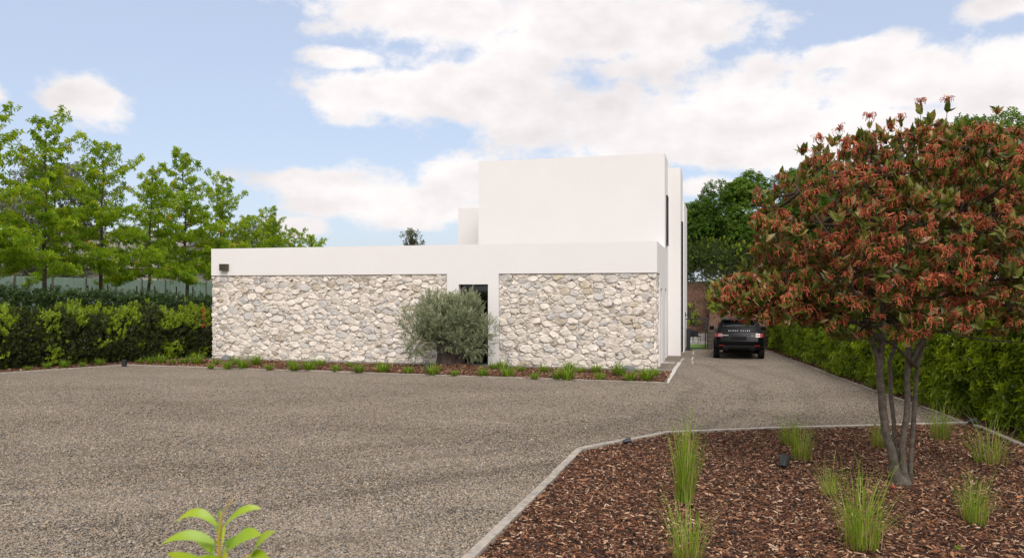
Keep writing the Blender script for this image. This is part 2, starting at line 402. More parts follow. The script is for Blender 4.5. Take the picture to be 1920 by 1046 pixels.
def mk_frosted():
    m, nt, N, L, p = mat_base('frosted_green_sheet')
    tc = N.new('ShaderNodeTexCoord')
    mp = N.new('ShaderNodeMapping'); mp.inputs['Scale'].default_value = (6, 6, 0.6); L.new(tc.outputs['Object'], mp.inputs[0])
    n = noise(N, L, mp.outputs[0], 1.2, 5)
    r = ramp(N, [(0.3, (0.55, 0.68, 0.63)), (0.7, (0.70, 0.80, 0.76))]); L.new(n.outputs[0], r.inputs[0])
    L.new(r.outputs[0], p.inputs['Base Color']); p.inputs['Roughness'].default_value = 0.35
    t = N.new('ShaderNodeBsdfTranslucent'); L.new(r.outputs[0], t.inputs[0])
    mx = N.new('ShaderNodeMixShader'); mx.inputs[0].default_value = 0.5; L.new(p.outputs[0], mx.inputs[1]); L.new(t.outputs[0], mx.inputs[2])
    L.new(mx.outputs[0], N['Material Output'].inputs[0]); return m
FROSTED = mk_frosted()

# ------------------------------------------------------------------ ground, beds, kerbs
def sheet(name, pts, z, mat, kind='structure'):
    bm = bmesh.new(); vs = [bm.verts.new((p[0], p[1], z)) for p in pts]; f = bm.faces.new(vs)
    if f.normal.z < 0: f.normal_flip()
    bmesh.ops.triangulate(bm, faces=bm.faces[:])
    me = bpy.data.meshes.new(name); bm.to_mesh(me); bm.free(); me.materials.append(mat)
    o = obj(name, me); 
    for p in me.polygons:
        if p.normal.z < 0: p.flip()
    return tag(o, kind=kind)
TH = R(15.0)
P0 = gp(1232, 694)
EX = (math.cos(TH), -math.sin(TH)); EY = (math.sin(TH), math.cos(TH))
def HW(u, v):
    """house plan (along the front, back from the front) -> world"""
    return (P0[0] + u * EX[0] + v * EY[0], P0[1] + u * EX[1] + v * EY[1])

sheet('ground', [(-3000, -3000), (3000, -3000), (3000, 3000), (-3000, 3000)], -0.03, FIELD)
DRIVE = [(-26, -8), (9.6, -8), (7.0, 4), (8.58, 12.78), (8.98, 14.95), (9.32, 17), (9.6, 20), (10.26, 25), (11.57, 35.05), (7.6, 35.05), (-6, 33), (-13.96, 27.54), (-16.53, 24.62), (-26, 14)]
sheet('gravel_driveway', DRIVE, 0.0, GRAVEL_M)
BED_FRONT = [(-1.75, 2.9), (-0.37, 7.48), (1.11, 12.43), (1.92, 13.05), (2.88, 13.98), (4.94, 14.41), (8.96, 14.99), (8.58, 12.78), (7.0, 4), (6.8, 2.9)]
sheet('mulch_bed', BED_FRONT, 0.008, SOIL)
EA, EB = (-13.96, 27.54), (4.46, 22.0)
BED_HOUSE = [EA, EB, HW(0.5, -0.5), HW(-18.6, -0.5)]
sheet('mulch_bed', BED_HOUSE, 0.008, SOIL)
BED_LEFT = [EA, (-16.53, 24.62), (-26, 14), (-32, 20), (-19, 34), (-12.2, 34), HW(-18.6, -0.5)]
sheet('mulch_bed', BED_LEFT, 0.005, SOIL)
BED_RIGHT = [(11.57, 35.05), (10.26, 25), (9.6, 20), (9.32, 17), (8.98, 14.95), (8.58, 12.78), (7.0, 4), (17, 4), (17, 35.05)]
sheet('mulch_bed', BED_RIGHT, 0.004, SOIL)
sheet('paved_strip', [HW(-17.3, -0.5), HW(0.5, -0.5), HW(0.5, 0.2), HW(-17.3, 0.2)], 0.035, CONC_DK)
sheet('lawn', [(6.5, 35.15), (9.0, 35.15), (10.0, 38.6), (6.5, 38.6)], 0.012, LAWN)
sheet('patio', [(6.0, 38.6), (10.0, 38.6), (10.75, 41.2), (6.0, 41.2)], 0.008, CONC_W)

rng = np.random.default_rng(11)
def kerb(name, pts, w, z1, mat, seg, gap=0.012):
    root = empty(name, (pts[0][0], pts[0][1], 0)); tag(root, kind='structure')
    for a, b in zip(pts[:-1], pts[1:]):
        a = Vector(a); b = Vector(b); ln = (b - a).length; n = max(1, round(ln / seg)); d = (b - a).normalized(); nn = Vector((-d.y, d.x))
        for i in range(n):
            q0 = a + d * (ln * i / n + gap / 2) ; q1 = a + d * (ln * (i + 1) / n - gap / 2 + (w * 0.25 if i == n - 1 else 0))
            o1, o2 = rng.uniform(-0.008, 0.008, 2); q0 = q0 + nn * o1; q1 = q1 + nn * o2
            dz = rng.uniform(-0.012, 0.004)
            rel0 = q0 - Vector(pts[0]); rel1 = q1 - Vector(pts[0])
            MB().obox(rel0, rel1, w, -0.05, z1 + dz).build('kerb_board', mat, root, bevel=0.006)
    return root
kerb('kerb', [(-1.75, 2.9), (-0.37, 7.48), (1.11, 12.43), (2.88, 13.98), (4.94, 14.41), (8.96, 14.99)], 0.11, 0.075, TIMBER_G, 1.5)
kerb('kerb', [(8.98, 14.8), (8.58, 12.78), (7.0, 4)], 0.10, 0.06, TIMBER_G, 1.6)
kerb('kerb', [EA, EB], 0.05, 0.035, TIMBER_G, 2.4)
kerb('kerb', [EA, (-16.53, 24.62), (-22, 18.5)], 0.05, 0.03, TIMBER_G, 2.4)
kerb('kerb', [EB, HW(0.60, 3.1)], 0.13, 0.03, CONC_W, 1.6)
kerb('kerb', [HW(0.62, 3.7), HW(0.66, 5.0)], 0.08, 0.012, CONC, 1.2)
for (a, b) in (((1.08, 2.7), (1.05, 3.6)), ((1.02, 4.2), (1.0, 5.9)), ((0.97, 7.2), (0.94, 8.9))):
    kerb('kerb', [HW(*a), HW(*b)], 0.06, 0.010, CONC, 2)
kerb('kerb', [(8.98, 14.95), (9.32, 17), (9.6, 20), (10.26, 25), (11.57, 35.0)], 0.04, 0.03, TIMBER_G, 2.4)

def pip(P, poly):
    x, y = P[:, 0], P[:, 1]; ins = np.zeros(len(P), bool); j = len(poly) - 1
    for i in range(len(poly)):
        xi, yi = poly[i]; xj, yj = poly[j]
        c = ((yi > y) != (yj > y)) & (x < (xj - xi) * (y - yi) / (yj - yi + 1e-12) + xi)
        ins ^= c; j = i
    return ins
def scatter_gn(name, pts, rot, scl, protos, mat, kind='stuff', parent=None, label=None, cat=None):
    me = bpy.data.meshes.new(name); me.vertices.add(len(pts)); me.vertices.foreach_set('co', np.asarray(pts, np.float32).ravel())
    for nm, arr in (('rot', rot), ('scl', scl)):
        a = me.attributes.new(nm, 'FLOAT_VECTOR', 'POINT'); a.data.foreach_set('vector', np.asarray(arr, np.float32).ravel())
    me.materials.append(mat)
    o = obj(name, me, parent)
    c = bpy.data.collections.new(name + '_kinds')
    for pm in protos:
        c.objects.link(bpy.data.objects.new(name + '_kind', pm))
    g = bpy.data.node_groups.new(name, 'GeometryNodeTree')
    g.interface.new_socket('Geometry', in_out='INPUT', socket_type='NodeSocketGeometry')
    g.interface.new_socket('Geometry', in_out='OUTPUT', socket_type='NodeSocketGeometry')
    gi = g.nodes.new('NodeGroupInput'); go = g.nodes.new('NodeGroupOutput')
    ip = g.nodes.new('GeometryNodeInstanceOnPoints'); ci = g.nodes.new('GeometryNodeCollectionInfo')
    ci.inputs['Collection'].default_value = c; ci.inputs['Separate Children'].default_value = True; ci.inputs['Reset Children'].default_value = True
    def na(nm):
        n = g.nodes.new('GeometryNodeInputNamedAttribute'); n.data_type = 'FLOAT_VECTOR'; n.inputs['Name'].default_value = nm; return n.outputs[0]
    g.links.new(gi.outputs[0], ip.inputs['Points']); g.links.new(ci.outputs[0], ip.inputs['Instance'])
    ip.inputs['Pick Instance'].default_value = True
    g.links.new(na('rot'), ip.inputs['Rotation']); g.links.new(na('scl'), ip.inputs['Scale'])
    g.links.new(ip.outputs[0], go.inputs[0])
    m = o.modifiers.new('scatter', 'NODES'); m.node_group = g
    return tag(o, label, cat, kind=kind)

def pebble(seed):
    bm = bmesh.new(); bmesh.ops.create_icosphere(bm, subdivisions=1, radius=1); r = random.Random(seed)
    for v in bm.verts: v.co *= r.uniform(0.72, 1.15)
    me = bpy.data.meshes.new('pebble'); bm.to_mesh(me); bm.free(); me.materials.append(PEBBLE_M); return me
def chip(seed):
    r = random.Random(seed); m = MB(); n = 3; top = []; 
    w = [r.uniform(0.25, 0.5), r.uniform(0.4, 0.55), r.uniform(0.3, 0.55), r.uniform(0.08, 0.3)]
    bend = r.uniform(-0.25, 0.25); z = [r.uniform(-0.3, 0.3) for _ in range(4)]
    for i in range(4):
        x = -0.5 + i / 3; y = bend * (x * x - 0.25)
        for (dy, dz) in ((-w[i], -0.5), (w[i], -0.5), (w[i], 0.5), (-w[i], 0.5)): m.v.append((x, y + dy, z[i] + dz))
    for i in range(3):
        for k in range(4):
            k2 = (k + 1) % 4; m.f.append((i * 4 + k, i * 4 + k2, i * 4 + 4 + k2, i * 4 + 4 + k))
    m.f += [(3, 2, 1, 0), (12, 13, 14, 15)]
    return m.mesh('chip', CHIP_M)

def lowfreq(x, y):
    return np.sin(x * 0.9 + 1.3 * np.sin(y * 0.5)) * np.sin(y * 1.1 + 0.7 * np.sin(x * 0.6))
# loose gravel stones where the eye can tell them apart
def gravel_pts(n, y0, y1):
    P = np.empty((n, 3)); P[:, 1] = y0 * (y1 / y0) ** rng.random(n); P[:, 0] = rng.uniform(-0.74, 0.70, n) * P[:, 1]   # even spread per picture area
    keep = pip(P, DRIVE) & ~pip(P, BED_FRONT); P = P[keep]
    P[:, 2] = 0.002 + 0.010 * (lowfreq(P[:, 0] * 1.3, P[:, 1] * 1.6) + 1) * rng.random(len(P))                          # raked and rutted surface
    return P[rng.random(len(P)) < np.clip((23.5 - P[:, 1]) / 9.0, 0, 1)]
G = gravel_pts(620000, 6.0, 23.5)
ng = len(G); gs = rng.lognormal(math.log(0.0092), 0.30, ng)
GS = np.stack([gs * rng.uniform(0.9, 1.4, ng), gs * rng.uniform(0.8, 1.1, ng), gs * rng.uniform(0.55, 0.85, ng)], 1)
GR = np.stack([rng.uniform(-0.5, 0.5, ng), rng.uniform(-0.5, 0.5, ng), rng.uniform(0, 6.28, ng)], 1)
scatter_gn('gravel', G, GR, GS, [pebble(i) for i in range(6)], PEBBLE_M, label='loose grey and tan gravel stones over the driveway', cat='gravel')

def chips(name, poly, n, smin, smax, cond=None, thick=0.03, label=''):
    pl = np.array(poly); P = np.empty((n, 3)); P[:, 0] = rng.uniform(pl[:, 0].min(), pl[:, 0].max(), n); P[:, 1] = rng.uniform(pl[:, 1].min(), pl[:, 1].max(), n)
    k = pip(P, poly)
    if cond is not None: k &= cond(P)
    P = P[k]; m = len(P)
    P[:, 2] = 0.012 + thick * rng.random(m) ** 1.5 + 0.008 * (lowfreq(P[:, 0] * 2, P[:, 1] * 2) + 1)
    ln = rng.uniform(smin, smax, m) * np.where(rng.random(m) < 0.12, 1.6, 1.0)
    S = np.stack([ln, ln * rng.uniform(0.12, 0.42, m), np.full(m, 0.004) * rng.uniform(0.7, 1.8, m)], 1)
    Rt = np.stack([rng.normal(0, 0.35, m), rng.normal(0, 0.28, m), rng.uniform(0, 6.28, m)], 1)
    return scatter_gn(name, P, Rt, S, [chip(i + 40) for i in range(8)], CHIP_M, label=label, cat='mulch')
nearc = lambda P: (P[:, 1] > 5.5) & (np.abs(P[:, 0]) < 0.74 * P[:, 1] + 0.6)
chips('bark_mulch', BED_FRONT, 190000, 0.022, 0.065, nearc, 0.035, 'brown bark chip mulch filling the kerbed bed under the red tree')
chips('bark_mulch', BED_HOUSE, 90000, 0.04, 0.09, lambda P: (P[:, 0] > -14), 0.03, 'brown bark chip mulch in the bed before the stone wall')
chips('bark_mulch', BED_LEFT, 45000, 0.04, 0.09, lambda P: (P[:, 1] > 22) & (P[:, 0] < -12.5) & (P[:, 0] > -19), 0.03, 'brown bark chip mulch at the foot of the left hedge')
chips('bark_mulch', BED_RIGHT, 80000, 0.03, 0.08, lambda P: (P[:, 1] > 12) & (P[:, 0] < 13), 0.03, 'brown bark chip mulch along the foot of the right hedge')

# ------------------------------------------------------------------ the house
house = empty('house', (P0[0], P0[1], 0), -TH)
tag(house, 'white rendered flat roofed house with pale rubble stone cladding', 'house')
ZS, ZP = 3.28, 4.335                               # stone top, parapet top
XL, SLR, DL, DR, SRL = -17.35, -7.485, -7.04, -5.935, -5.54
b = MB(); b.box(XL, 0.0, 0.0, 0.35, ZS, ZP); b.box(XL, XL + 0.35, 0.35, 11.0, ZS, ZP); b.box(-0.35, 0.0, 0.35, 11.0, ZS, ZP)
b.build('wall', PLASTER, house)['label'] = 'long white parapet over the stone cladding'
MB().box(XL + 0.35, -0.35, 0.35, 11.0, ZS, ZP - 0.25).build('flat_roof', CONC_DK, house)
b = MB(); b.box(SLR, DL, 0.0, 0.45, 0, ZS); b.box(DR, SRL, 0.0, 0.45, 0, ZS); b.box(DL, DR, 0.0, 0.45, 2.905, ZS)
b.build('door_surround', PLASTER, house)
MB().box(XL + 0.10, SLR - 0.001, 0.074, 0.40, -0.1, ZS - 0.002).build('wall_core', MORTAR, house)
MB().box(SRL + 0.001, -0.074, 0.074, 0.40, -0.1, ZS - 0.002).build('wall_core', MORTAR, house)
MB().box(-0.35, -0.075, 0.40, 1.36, -0.1, ZS - 0.002).build('wall_core', MORTAR, house)
MB().box(XL + 0.10, XL + 0.4, 0.40, 11.0, -0.1, ZS - 0.002).build('wall_core', MORTAR, house)
b = MB()                                             # side wall with two tall window openings
for v0, v1 in ((1.36, 1.80), (2.62, 4.16), (5.0, 6.2)): b.box(-0.35, 0.0, v0, v1, 0, ZS)
for v0, v1 in ((1.80, 2.62), (4.16, 5.0)): b.box(-0.35, 0.0, v0, v1, 2.76, ZS)
b.build('wall', PLASTER, house)
MB().box(-7.60, -0.012, 4.14, 11.0, ZP - 0.3, 8.03).build('wall', PLASTER, house)['label'] = 'tall white upper block'
MB().box(-3.5, 0.497, 6.19, 8.26, -0.1, 7.77).build('wall', PLASTER, house)
MB().box(-9.90, 0.56, 8.25, 11.65, -0.1, 6.60).build('wall', PLASTER, house)
def window(x, v0, v1, z0, z1, depth=0.10, proud=0.0, sill=False):
    """tall narrow window in a wall that faces +x"""
    w = MB()
    t = 0.05; a, c = x - depth, x - depth + 0.06 + proud
    w.box(a, c, v0, v0 + t, z0, z1); w.box(a, c, v1 - t, v1, z0, z1); w.box(a, c, v0 + t, v1 - t, z1 - t, z1); w.box(a, c, v0 + t, v1 - t, z0, z0 + t)
    f = w.build('window', BLACK, house)
    MB().box(a + 0.02, a + 0.028, v0 + t, v1 - t, z0 + t, z1 - t).build('pane', PANE, f)
    if sill: MB().box(x - 0.02, x + 0.07, v0 - 0.03, v1 + 0.03, z0 - 0.05, z0 - 0.002).build('sill', BLACK, f)
    return f
window(0.0, 1.802, 2.618, 0.06, 2.758, 0.2); window(0.0, 4.162, 4.998, 0.06, 2.758, 0.2)
window(-0.012, 4.95, 5.6, 4.55, 6.5, 0.0, 0.0, True)
window(0.497, 6.75, 7.35, 0.12, 5.6, 0.0)
# glazed front door and the room behind it
w = MB(); a, c = 0.22, 0.30
w.box(DL, DL + 0.06, a, c, 0.02, 2.905); w.box(DR - 0.05, DR, a, c, 0.02, 2.905); w.box(DL + 0.06, DR - 0.05, a, c, 2.845, 2.905); w.box(DL + 0.06, DR - 0.05, a, c, 0.02, 0.08)
door = w.build('glass_door', BLACK, house)
MB().box(DL + 0.06, DR - 0.05, 0.255, 0.265, 0.08, 2.845).build('pane', PANE, door)
MB().box(DL + 0.10, DL + 0.13, 0.17, 0.22, 0.75, 1.6).build('handle', BLACK, door, bevel=0.004)
b = MB(); b.box(-9.2, -4.4, 4.0, 4.1, 0, 3.2); b.box(-9.3, -9.2, 0.42, 4.0, 0, 3.2); b.box(-4.4, -4.3, 0.42, 4.0, 0, 3.2); b.box(-9.2, -4.4, 0.42, 4.0, 3.1, 3.2)
b.build('room_wall', ROOM, house)
MB().box(-9.2, -4.4, 0.10, 4.0, 0.0, 0.05).build('room_floor', ROOMFLOOR, house)
MB().box(-7.9, -5.4, 2.0, 2.7, 0.05, 0.75).build('room_bench', ROOM, house, bevel=0.03)
MB().box(-0.05, 0.45, 2.75, 2.86, -0.02, 0.03).build('door_step', CONC_W, house)

# rubble stone: every stone its own shape, sizes mixed, thin recessed joints
def clip(poly, n, d):
    out = []
    for i in range(len(poly)):
        p, q = poly[i], poly[(i + 1) % len(poly)]
        a = p[0] * n[0] + p[1] * n[1] - d; c = q[0] * n[0] + q[1] * n[1] - d
        if a <= 0: out.append(p)
        if (a < 0 < c) or (c < 0 < a):
            t = a / (a - c); out.append((p[0] + (q[0] - p[0]) * t, p[1] + (q[1] - p[1]) * t))
    return out
def rubble_cells(Wd, Ht, seed, asp=1.55):
    r = np.random.default_rng(seed); W2 = Wd / asp
    pts, rad = [], []
    for rr, tries in ((0.148, 60), (0.116, 420), (0.092, 1200), (0.073, 2400), (0.054, 3400), (0.040, 3600)):
        for _ in range(int(tries * Wd * Ht / 20)):
            p = (r.uniform(-0.02, W2 + 0.02), r.uniform(-0.02, Ht + 0.02)); q = rr * r.uniform(0.9, 1.12)
            if pts:
                A = np.array(pts); d = np.hypot(A[:, 0] - p[0], A[:, 1] - p[1])
                if (d < (np.array(rad) + q) * 0.84).any(): continue
            pts.append(p); rad.append(q)
    A = np.array(pts); Rd = np.array(rad); cells = []
    for i in range(len(A)):
        poly = [(0, 0), (W2, 0), (W2, Ht), (0, Ht)]
        d2 = ((A - A[i]) ** 2).sum(1); order = np.argsort(d2)[1:32]
        for j in order:
            nx, ny = A[j] - A[i]; L2 = nx * nx + ny * ny
            k = (L2 + Rd[i] ** 2 - Rd[j] ** 2) / 2                      # power bisector
            poly = clip(poly, (nx, ny), k + nx * A[i][0] + ny * A[i][1])
            if len(poly) < 3: break
        if len(poly) >= 3: cells.append([(x * asp, y) for x, y in poly])
    return cells
def inset(poly, d):
    n = len(poly); out = list(poly)
    for i in range(n):
        p, q = poly[i], poly[(i + 1) % n]; ex, ey = q[0] - p[0], q[1] - p[1]; l = math.hypot(ex, ey)
        if l < 1e-6: continue
        nx, ny = ey / l, -ex / l
        out = clip(out, (nx, ny), nx * p[0] + ny * p[1] - d)
        if len(out) < 3: return None
    return out
def stone_geo(poly, r, gap=0.0052):
    """one stone in panel plane (x, z), bulging towards -y"""
    area = sum(poly[i][0] * poly[(i + 1) % len(poly)][1] - poly[(i + 1) % len(poly)][0] * poly[i][1] for i in range(len(poly))) / 2
    if area < 0: poly = poly[::-1]; area = -area
    p = inset(poly, gap)
    if p is None or area < 0.0025: return None
    q = [p[0]]
    for t in p[1:]:
        if math.dist(t, q[-1]) > 0.018: q.append(t)
    if math.dist(q[0], q[-1]) < 0.018: q.pop()
    if len(q) < 3: return None
    cx = sum(t[0] for t in q) / len(q); cz = sum(t[1] for t in q) / len(q)
    out = []
    for i in range(len(q)):                                             # knocked-off corners
        a, b2 = q[i], q[(i + 1) % len(q)]; k = r.uniform(0.03, 0.09)
        for s in (k, 1 - k): out.append((a[0] + (b2[0] - a[0]) * s, a[1] + (b2[1] - a[1]) * s))
    out = [(x + r.normal(0, 0.0045), z + r.normal(0, 0.0045)) for x, z in out]
    n = len(out); h = min(0.050, 0.020 + 0.05 * math.sqrt(area)) * r.uniform(0.6, 1.4)
    tx, tz = r.normal(0, 0.14, 2)
    V, T = [], []
    for (s, y) in ((1.0, 0.03), (0.99, -0.55 * h), (0.94, -0.93 * h), (0.60, -1.0 * h)):
        for x, z in out:
            dx, dz = (x - cx) * s, (z - cz) * s
            yy = y if y > 0 else y * (1 + r.normal(0, 0.10)) + (tx * dx + tz * dz) * (-y / h)
            V.append((cx + dx + (r.normal(0, 0.003) if s < 0.9 else 0), yy, cz + dz))
    V.append((cx, -h * r.uniform(0.95, 1.1), cz))
    for k in range(3):
        for i in range(n):
            j = (i + 1) % n; a = k * n + i; c = k * n + j
            T += [(a, c, c + n), (a, c + n, a + n)]
    for i in range(n): T.append((3 * n + i, 3 * n + (i + 1) % n, 4 * n))
    return np.array(V), np.array(T), area
def tint_of(r):
    t = r.random()
    return r.uniform(0, 0.42) if t < 0.60 else r.uniform(0.42, 0.68) if t < 0.80 else r.uniform(0.70, 0.85) if t < 0.93 else r.uniform(0.86, 1.0)
all_st = []
panels = [('cladding', XL + 0.02, SLR, 0, 3), ('cladding', SRL, -0.03, 0, 8), ('cladding', 0.03, 1.36, 1, 21)]
for pi, (nm, a, c, side, seed) in enumerate(panels):
    r = np.random.default_rng(seed + 100)
    root = empty('stone_cladding', (0, 0, 0), 0, house)
    for poly in rubble_cells(c - a, ZS - 0.012, seed):
        g = stone_geo(poly, r)
        if g is None: continue
        V, T, area = g; V = V.copy()
        if side == 0:
            V[:, 0] += a; V[:, 1] += 0.075
            if pi == 0:
                k = V[:, 0] < XL + 0.06; V[k, 0] -= r.uniform(0.0, 0.045)          # uneven free end of the wall
        else:
            V = np.stack([-V[:, 1] - 0.075, V[:, 0] + a, V[:, 2]], 1)
        all_st.append((area, root, V, T, tint_of(r)))
all_st.sort(key=lambda s: -s[0])
rest = {}
for i, (area, root, V, T, t) in enumerate(all_st):
    if i < 300:
        c = V.mean(0); me = np_mesh('stone', V - c, T, STONE, tint=np.full(len(T), t), smooth=True)
        obj('stone', me, root, tuple(c))
    else: rest.setdefault(root.name, (root, []))[1].append((V, T, t))
for root, lst in rest.values():
    off = 0; VV, TT, tt = [], [], []
    for V, T, t in lst:
        VV.append(V); TT.append(T + off); tt.append(np.full(len(T), t)); off += len(V)
    o = obj('small_stones', np_mesh('small_stones', np.concatenate(VV), np.concatenate(TT), STONE, tint=np.concatenate(tt), smooth=True), root)
    o['kind'] = 'stuff'

# lamps on the house
def hobj(u, v, z): return (P0[0] + u * EX[0] + v * EY[0], P0[1] + u * EX[1] + v * EY[1], z)
t = empty('wall_lamp', hobj(-16.72, -0.001, 3.47), -TH); tag(t, 'small bronze box lamp on the white parapet above the stone', 'wall lamp')
MB().box(-0.16, 0.16, -0.16, -0.02, 0, 0.26).build('lamp_body', BRONZE, t, bevel=0.006)
MB().box(-0.13, 0.19, -0.02, 0.0, -0.005, 0.265).build('back_plate', STEEL, t)
MB().box(-0.13, 0.13, -0.14, -0.04, -0.006, -0.001).build('lens', LENS, t)
t = empty('wall_lamp', hobj(0.562, 9.3, 1.55), -TH); tag(t, 'black bracket lamp on the white side wall near the gate', 'wall lamp')
MB().box(0, 0.03, -0.06, 0.06, -0.05, 0.17).build('back_plate', BLACK, t)
MB().tube([(0.02, 0, 0.06), (0.16, 0, 0.06)], 0.022).build('arm', BLACK, t)
MB().tube([(0.18, 0, -0.10), (0.18, 0, 0.2)], 0.055, 14).build('lamp_body', BLACK, t, smooth=False)
MB().tube([(0.18, 0, -0.108), (0.18, 0, -0.101)], 0.045, 14).build('lens', LENS, t)

# ------------------------------------------------------------------ foliage toolkit
def leaf_geo(L, Wd, fold=0.25, droop=0.15, rich=False):
    """leaf along +x, face up; rich = 8 triangles, else 2"""
    if not rich:
        V = np.array([(0, 0, 0), (L * 0.45, -Wd / 2, fold * Wd), (L, 0, -droop * L), (L * 0.45, Wd / 2, fold * Wd)])
        return V, np.array([(0, 1, 2), (0, 2, 3)])
    xs = [0.0, 0.28, 0.62, 1.0]; ws = [0.06, 0.46, 0.40, 0.0]; V = []; 
    for x, w in zip(xs, ws):
        z = -droop * L * x * x
        V += [(x * L, -w * Wd, z + fold * w * Wd), (x * L, 0, z), (x * L, w * Wd, z + fold * w * Wd)]
    T = []
    for i in range(3):
        a = i * 3
        T += [(a, a + 3, a + 4), (a, a + 4, a + 1), (a + 1, a + 4, a + 5), (a + 1, a + 5, a + 2)]
    return np.array(V), np.array(T)
def rot_to(d, roll):
    """rotation matrices taking +z to d (n,3) with a roll"""
    d = d / np.maximum(1e-9, np.linalg.norm(d, axis=1, keepdims=True))
    up = np.where(np.abs(d[:, 2:3]) < 0.95, np.array([[0, 0, 1.0]]), np.array([[1.0, 0, 0]]))
    x = np.cross(up, d); x /= np.linalg.norm(x, axis=1, keepdims=True); y = np.cross(d, x)
    c, s = np.cos(roll)[:, None], np.sin(roll)[:, None]
    x2 = x * c + y * s; y2 = -x * s + y * c
    return np.stack([x2, y2, d], 2)
def sprig(seed, n, stem, L, Wd, ang0=70, ang1=25, droop=0.2, jit=0.25, rich=False, tw=0.004):
    """a shoot along +z with n leaves in a spiral, spreading below, closing to the tip"""
    r = np.random.default_rng(seed); Vs, Ts, tint = [], [], []; off = 0
    for i in range(n):
        t = i / max(1, n - 1); z = stem * (0.15 + 0.85 * t); az = i * 2.4 + r.normal(0, 0.3); ang = R(ang0 + (ang1 - ang0) * t + r.normal(0, 10))
        V, T = leaf_geo(L * r.uniform(0.7, 1.15), Wd * r.uniform(0.8, 1.15), r.uniform(0.1, 0.45), droop * r.uniform(0.3, 1.8), rich)
        cx, sx = math.cos(math.pi / 2 - ang), math.sin(math.pi / 2 - ang)           # tilt up from the horizontal
        V = V @ np.array([(cx, 0, sx), (0, 1, 0), (-sx, 0, cx)])
        ca, sa = math.cos(az), math.sin(az)
        V = V @ np.array([(ca, sa, 0), (-sa, ca, 0), (0, 0, 1)]); V[:, 2] += z
        Vs.append(V); Ts.append(T + off); off += len(V); tint.append(np.full(len(T), r.normal(0, jit)))
    return np.concatenate(Vs), np.concatenate(Ts), np.concatenate(tint)
def scatter(temps, pos, dirs, scale, tint, seed=0):
    """many shoots merged into one set of arrays"""
    r = np.random.default_rng(seed); n = len(pos); pick = r.integers(0, len(temps), n); roll = r.uniform(0, 6.283, n)
    Rm = rot_to(dirs, roll); VV, TT, tt = [], [], []; off = 0
    for k, (V, T, tj) in enumerate(temps):
        ids = np.nonzero(pick == k)[0]
        if not len(ids): continue
        W = np.einsum('nij,vj->nvi', Rm[ids], V) * scale[ids][:, None, None] + pos[ids][:, None, :]
        m = len(V)
        TT.append((T[None] + (np.arange(len(ids)) * m)[:, None, None] + off).reshape(-1, 3))
        VV.append(W.reshape(-1, 3)); off += m * len(ids)
        tt.append((tint[ids][:, None] + tj[None]).ravel())
    return np.concatenate(VV), np.concatenate(TT), np.clip(np.concatenate(tt), 0.001, 0.999)
def unit(r, n):
    v = r.normal(size=(n, 3)); return v / np.linalg.norm(v, axis=1, keepdims=True)
def wob(P, k=1.0, s=0.0):
    return (np.sin(P[:, 0] * 2.1 * k + s) * np.sin(P[:, 1] * 1.7 * k + 1.3 + s) + np.sin(P[:, 2] * 2.6 * k + 0.6 + s) * np.sin((P[:, 0] + P[:, 1]) * 1.3 * k + s)
            + 0.6 * np.sin(P[:, 0] * 5.3 * k + P[:, 2] * 4.1 * k + s) * np.sin(P[:, 1] * 4.7 * k - s)) / 2.2

G_OAK = leaf_mat('oak_leaves', [(0.0, (0.075, 0.15, 0.010)), (0.4, (0.18, 0.315, 0.016)), (0.75, (0.35, 0.47, 0.026)), (0.93, (0.52, 0.55, 0.05)), (1.0, (0.54, 0.33, 0.09))], 0.45)
G_DARK = leaf_mat('dark_hedge_leaves', [(0.0, (0.018, 0.042, 0.010)), (0.5, (0.045, 0.09, 0.020)), (1.0, (0.11, 0.17, 0.045))], 0.2, 0.3, 0.5)
G_PITTO = leaf_mat('shrub_leaves', [(0.0, (0.030, 0.038, 0.010)), (0.4, (0.075, 0.10, 0.020)), (0.62, (0.18, 0.27, 0.018)), (1.0, (0.40, 0.53, 0.03))], 0.3, 0.35, 0.5)
G_RIGHT = leaf_mat('laurel_leaves', [(0.0, (0.05, 0.095, 0.010)), (0.45, (0.16, 0.245, 0.018)), (0.75, (0.30, 0.39, 0.022)), (1.0, (0.45, 0.54, 0.04))], 0.4, 0.36, 0.5)
G_BROAD = leaf_mat('broad_tree_leaves', [(0.0, (0.03, 0.07, 0.008)), (0.5, (0.085, 0.175, 0.018)), (1.0, (0.20, 0.32, 0.035))], 0.3)
G_GREY = leaf_mat('grey_green_leaves', [(0.0, (0.10, 0.115, 0.06)), (0.5, (0.17, 0.19, 0.11)), (1.0, (0.26, 0.28, 0.18))], 0.3)
G_OLIVE = leaf_mat('olive_leaves', [(0.0, (0.12, 0.145, 0.075)), (0.45, (0.25, 0.285, 0.155)), (0.8, (0.40, 0.43, 0.26)), (1.0, (0.56, 0.58, 0.42))], 0.2, 0.5)
G_GRASS = leaf_mat('grass_blades', [(0.0, (0.09, 0.17, 0.014)), (0.45, (0.19, 0.32, 0.025)), (0.8, (0.33, 0.43, 0.05)), (0.9, (0.46, 0.40, 0.16)), (1.0, (0.52, 0.40, 0.22))], 0.35)
G_STRAW = leaf_mat('straw_blades', [(0.0, (0.14, 0.085, 0.035)), (0.5, (0.30, 0.19, 0.085)), (1.0, (0.46, 0.32, 0.17))], 0.2)
G_RED = leaf_mat('red_tree_leaves', [(0.0, (0.05, 0.075, 0.014)), (0.35, (0.11, 0.14, 0.022)), (0.6, (0.20, 0.205, 0.04)), (0.76, (0.33, 0.27, 0.075)), (0.86, (0.48, 0.36, 0.19)), (0.93, (0.28, 0.075, 0.04)), (1.0, (0.20, 0.04, 0.032))], 0.28, 0.4)
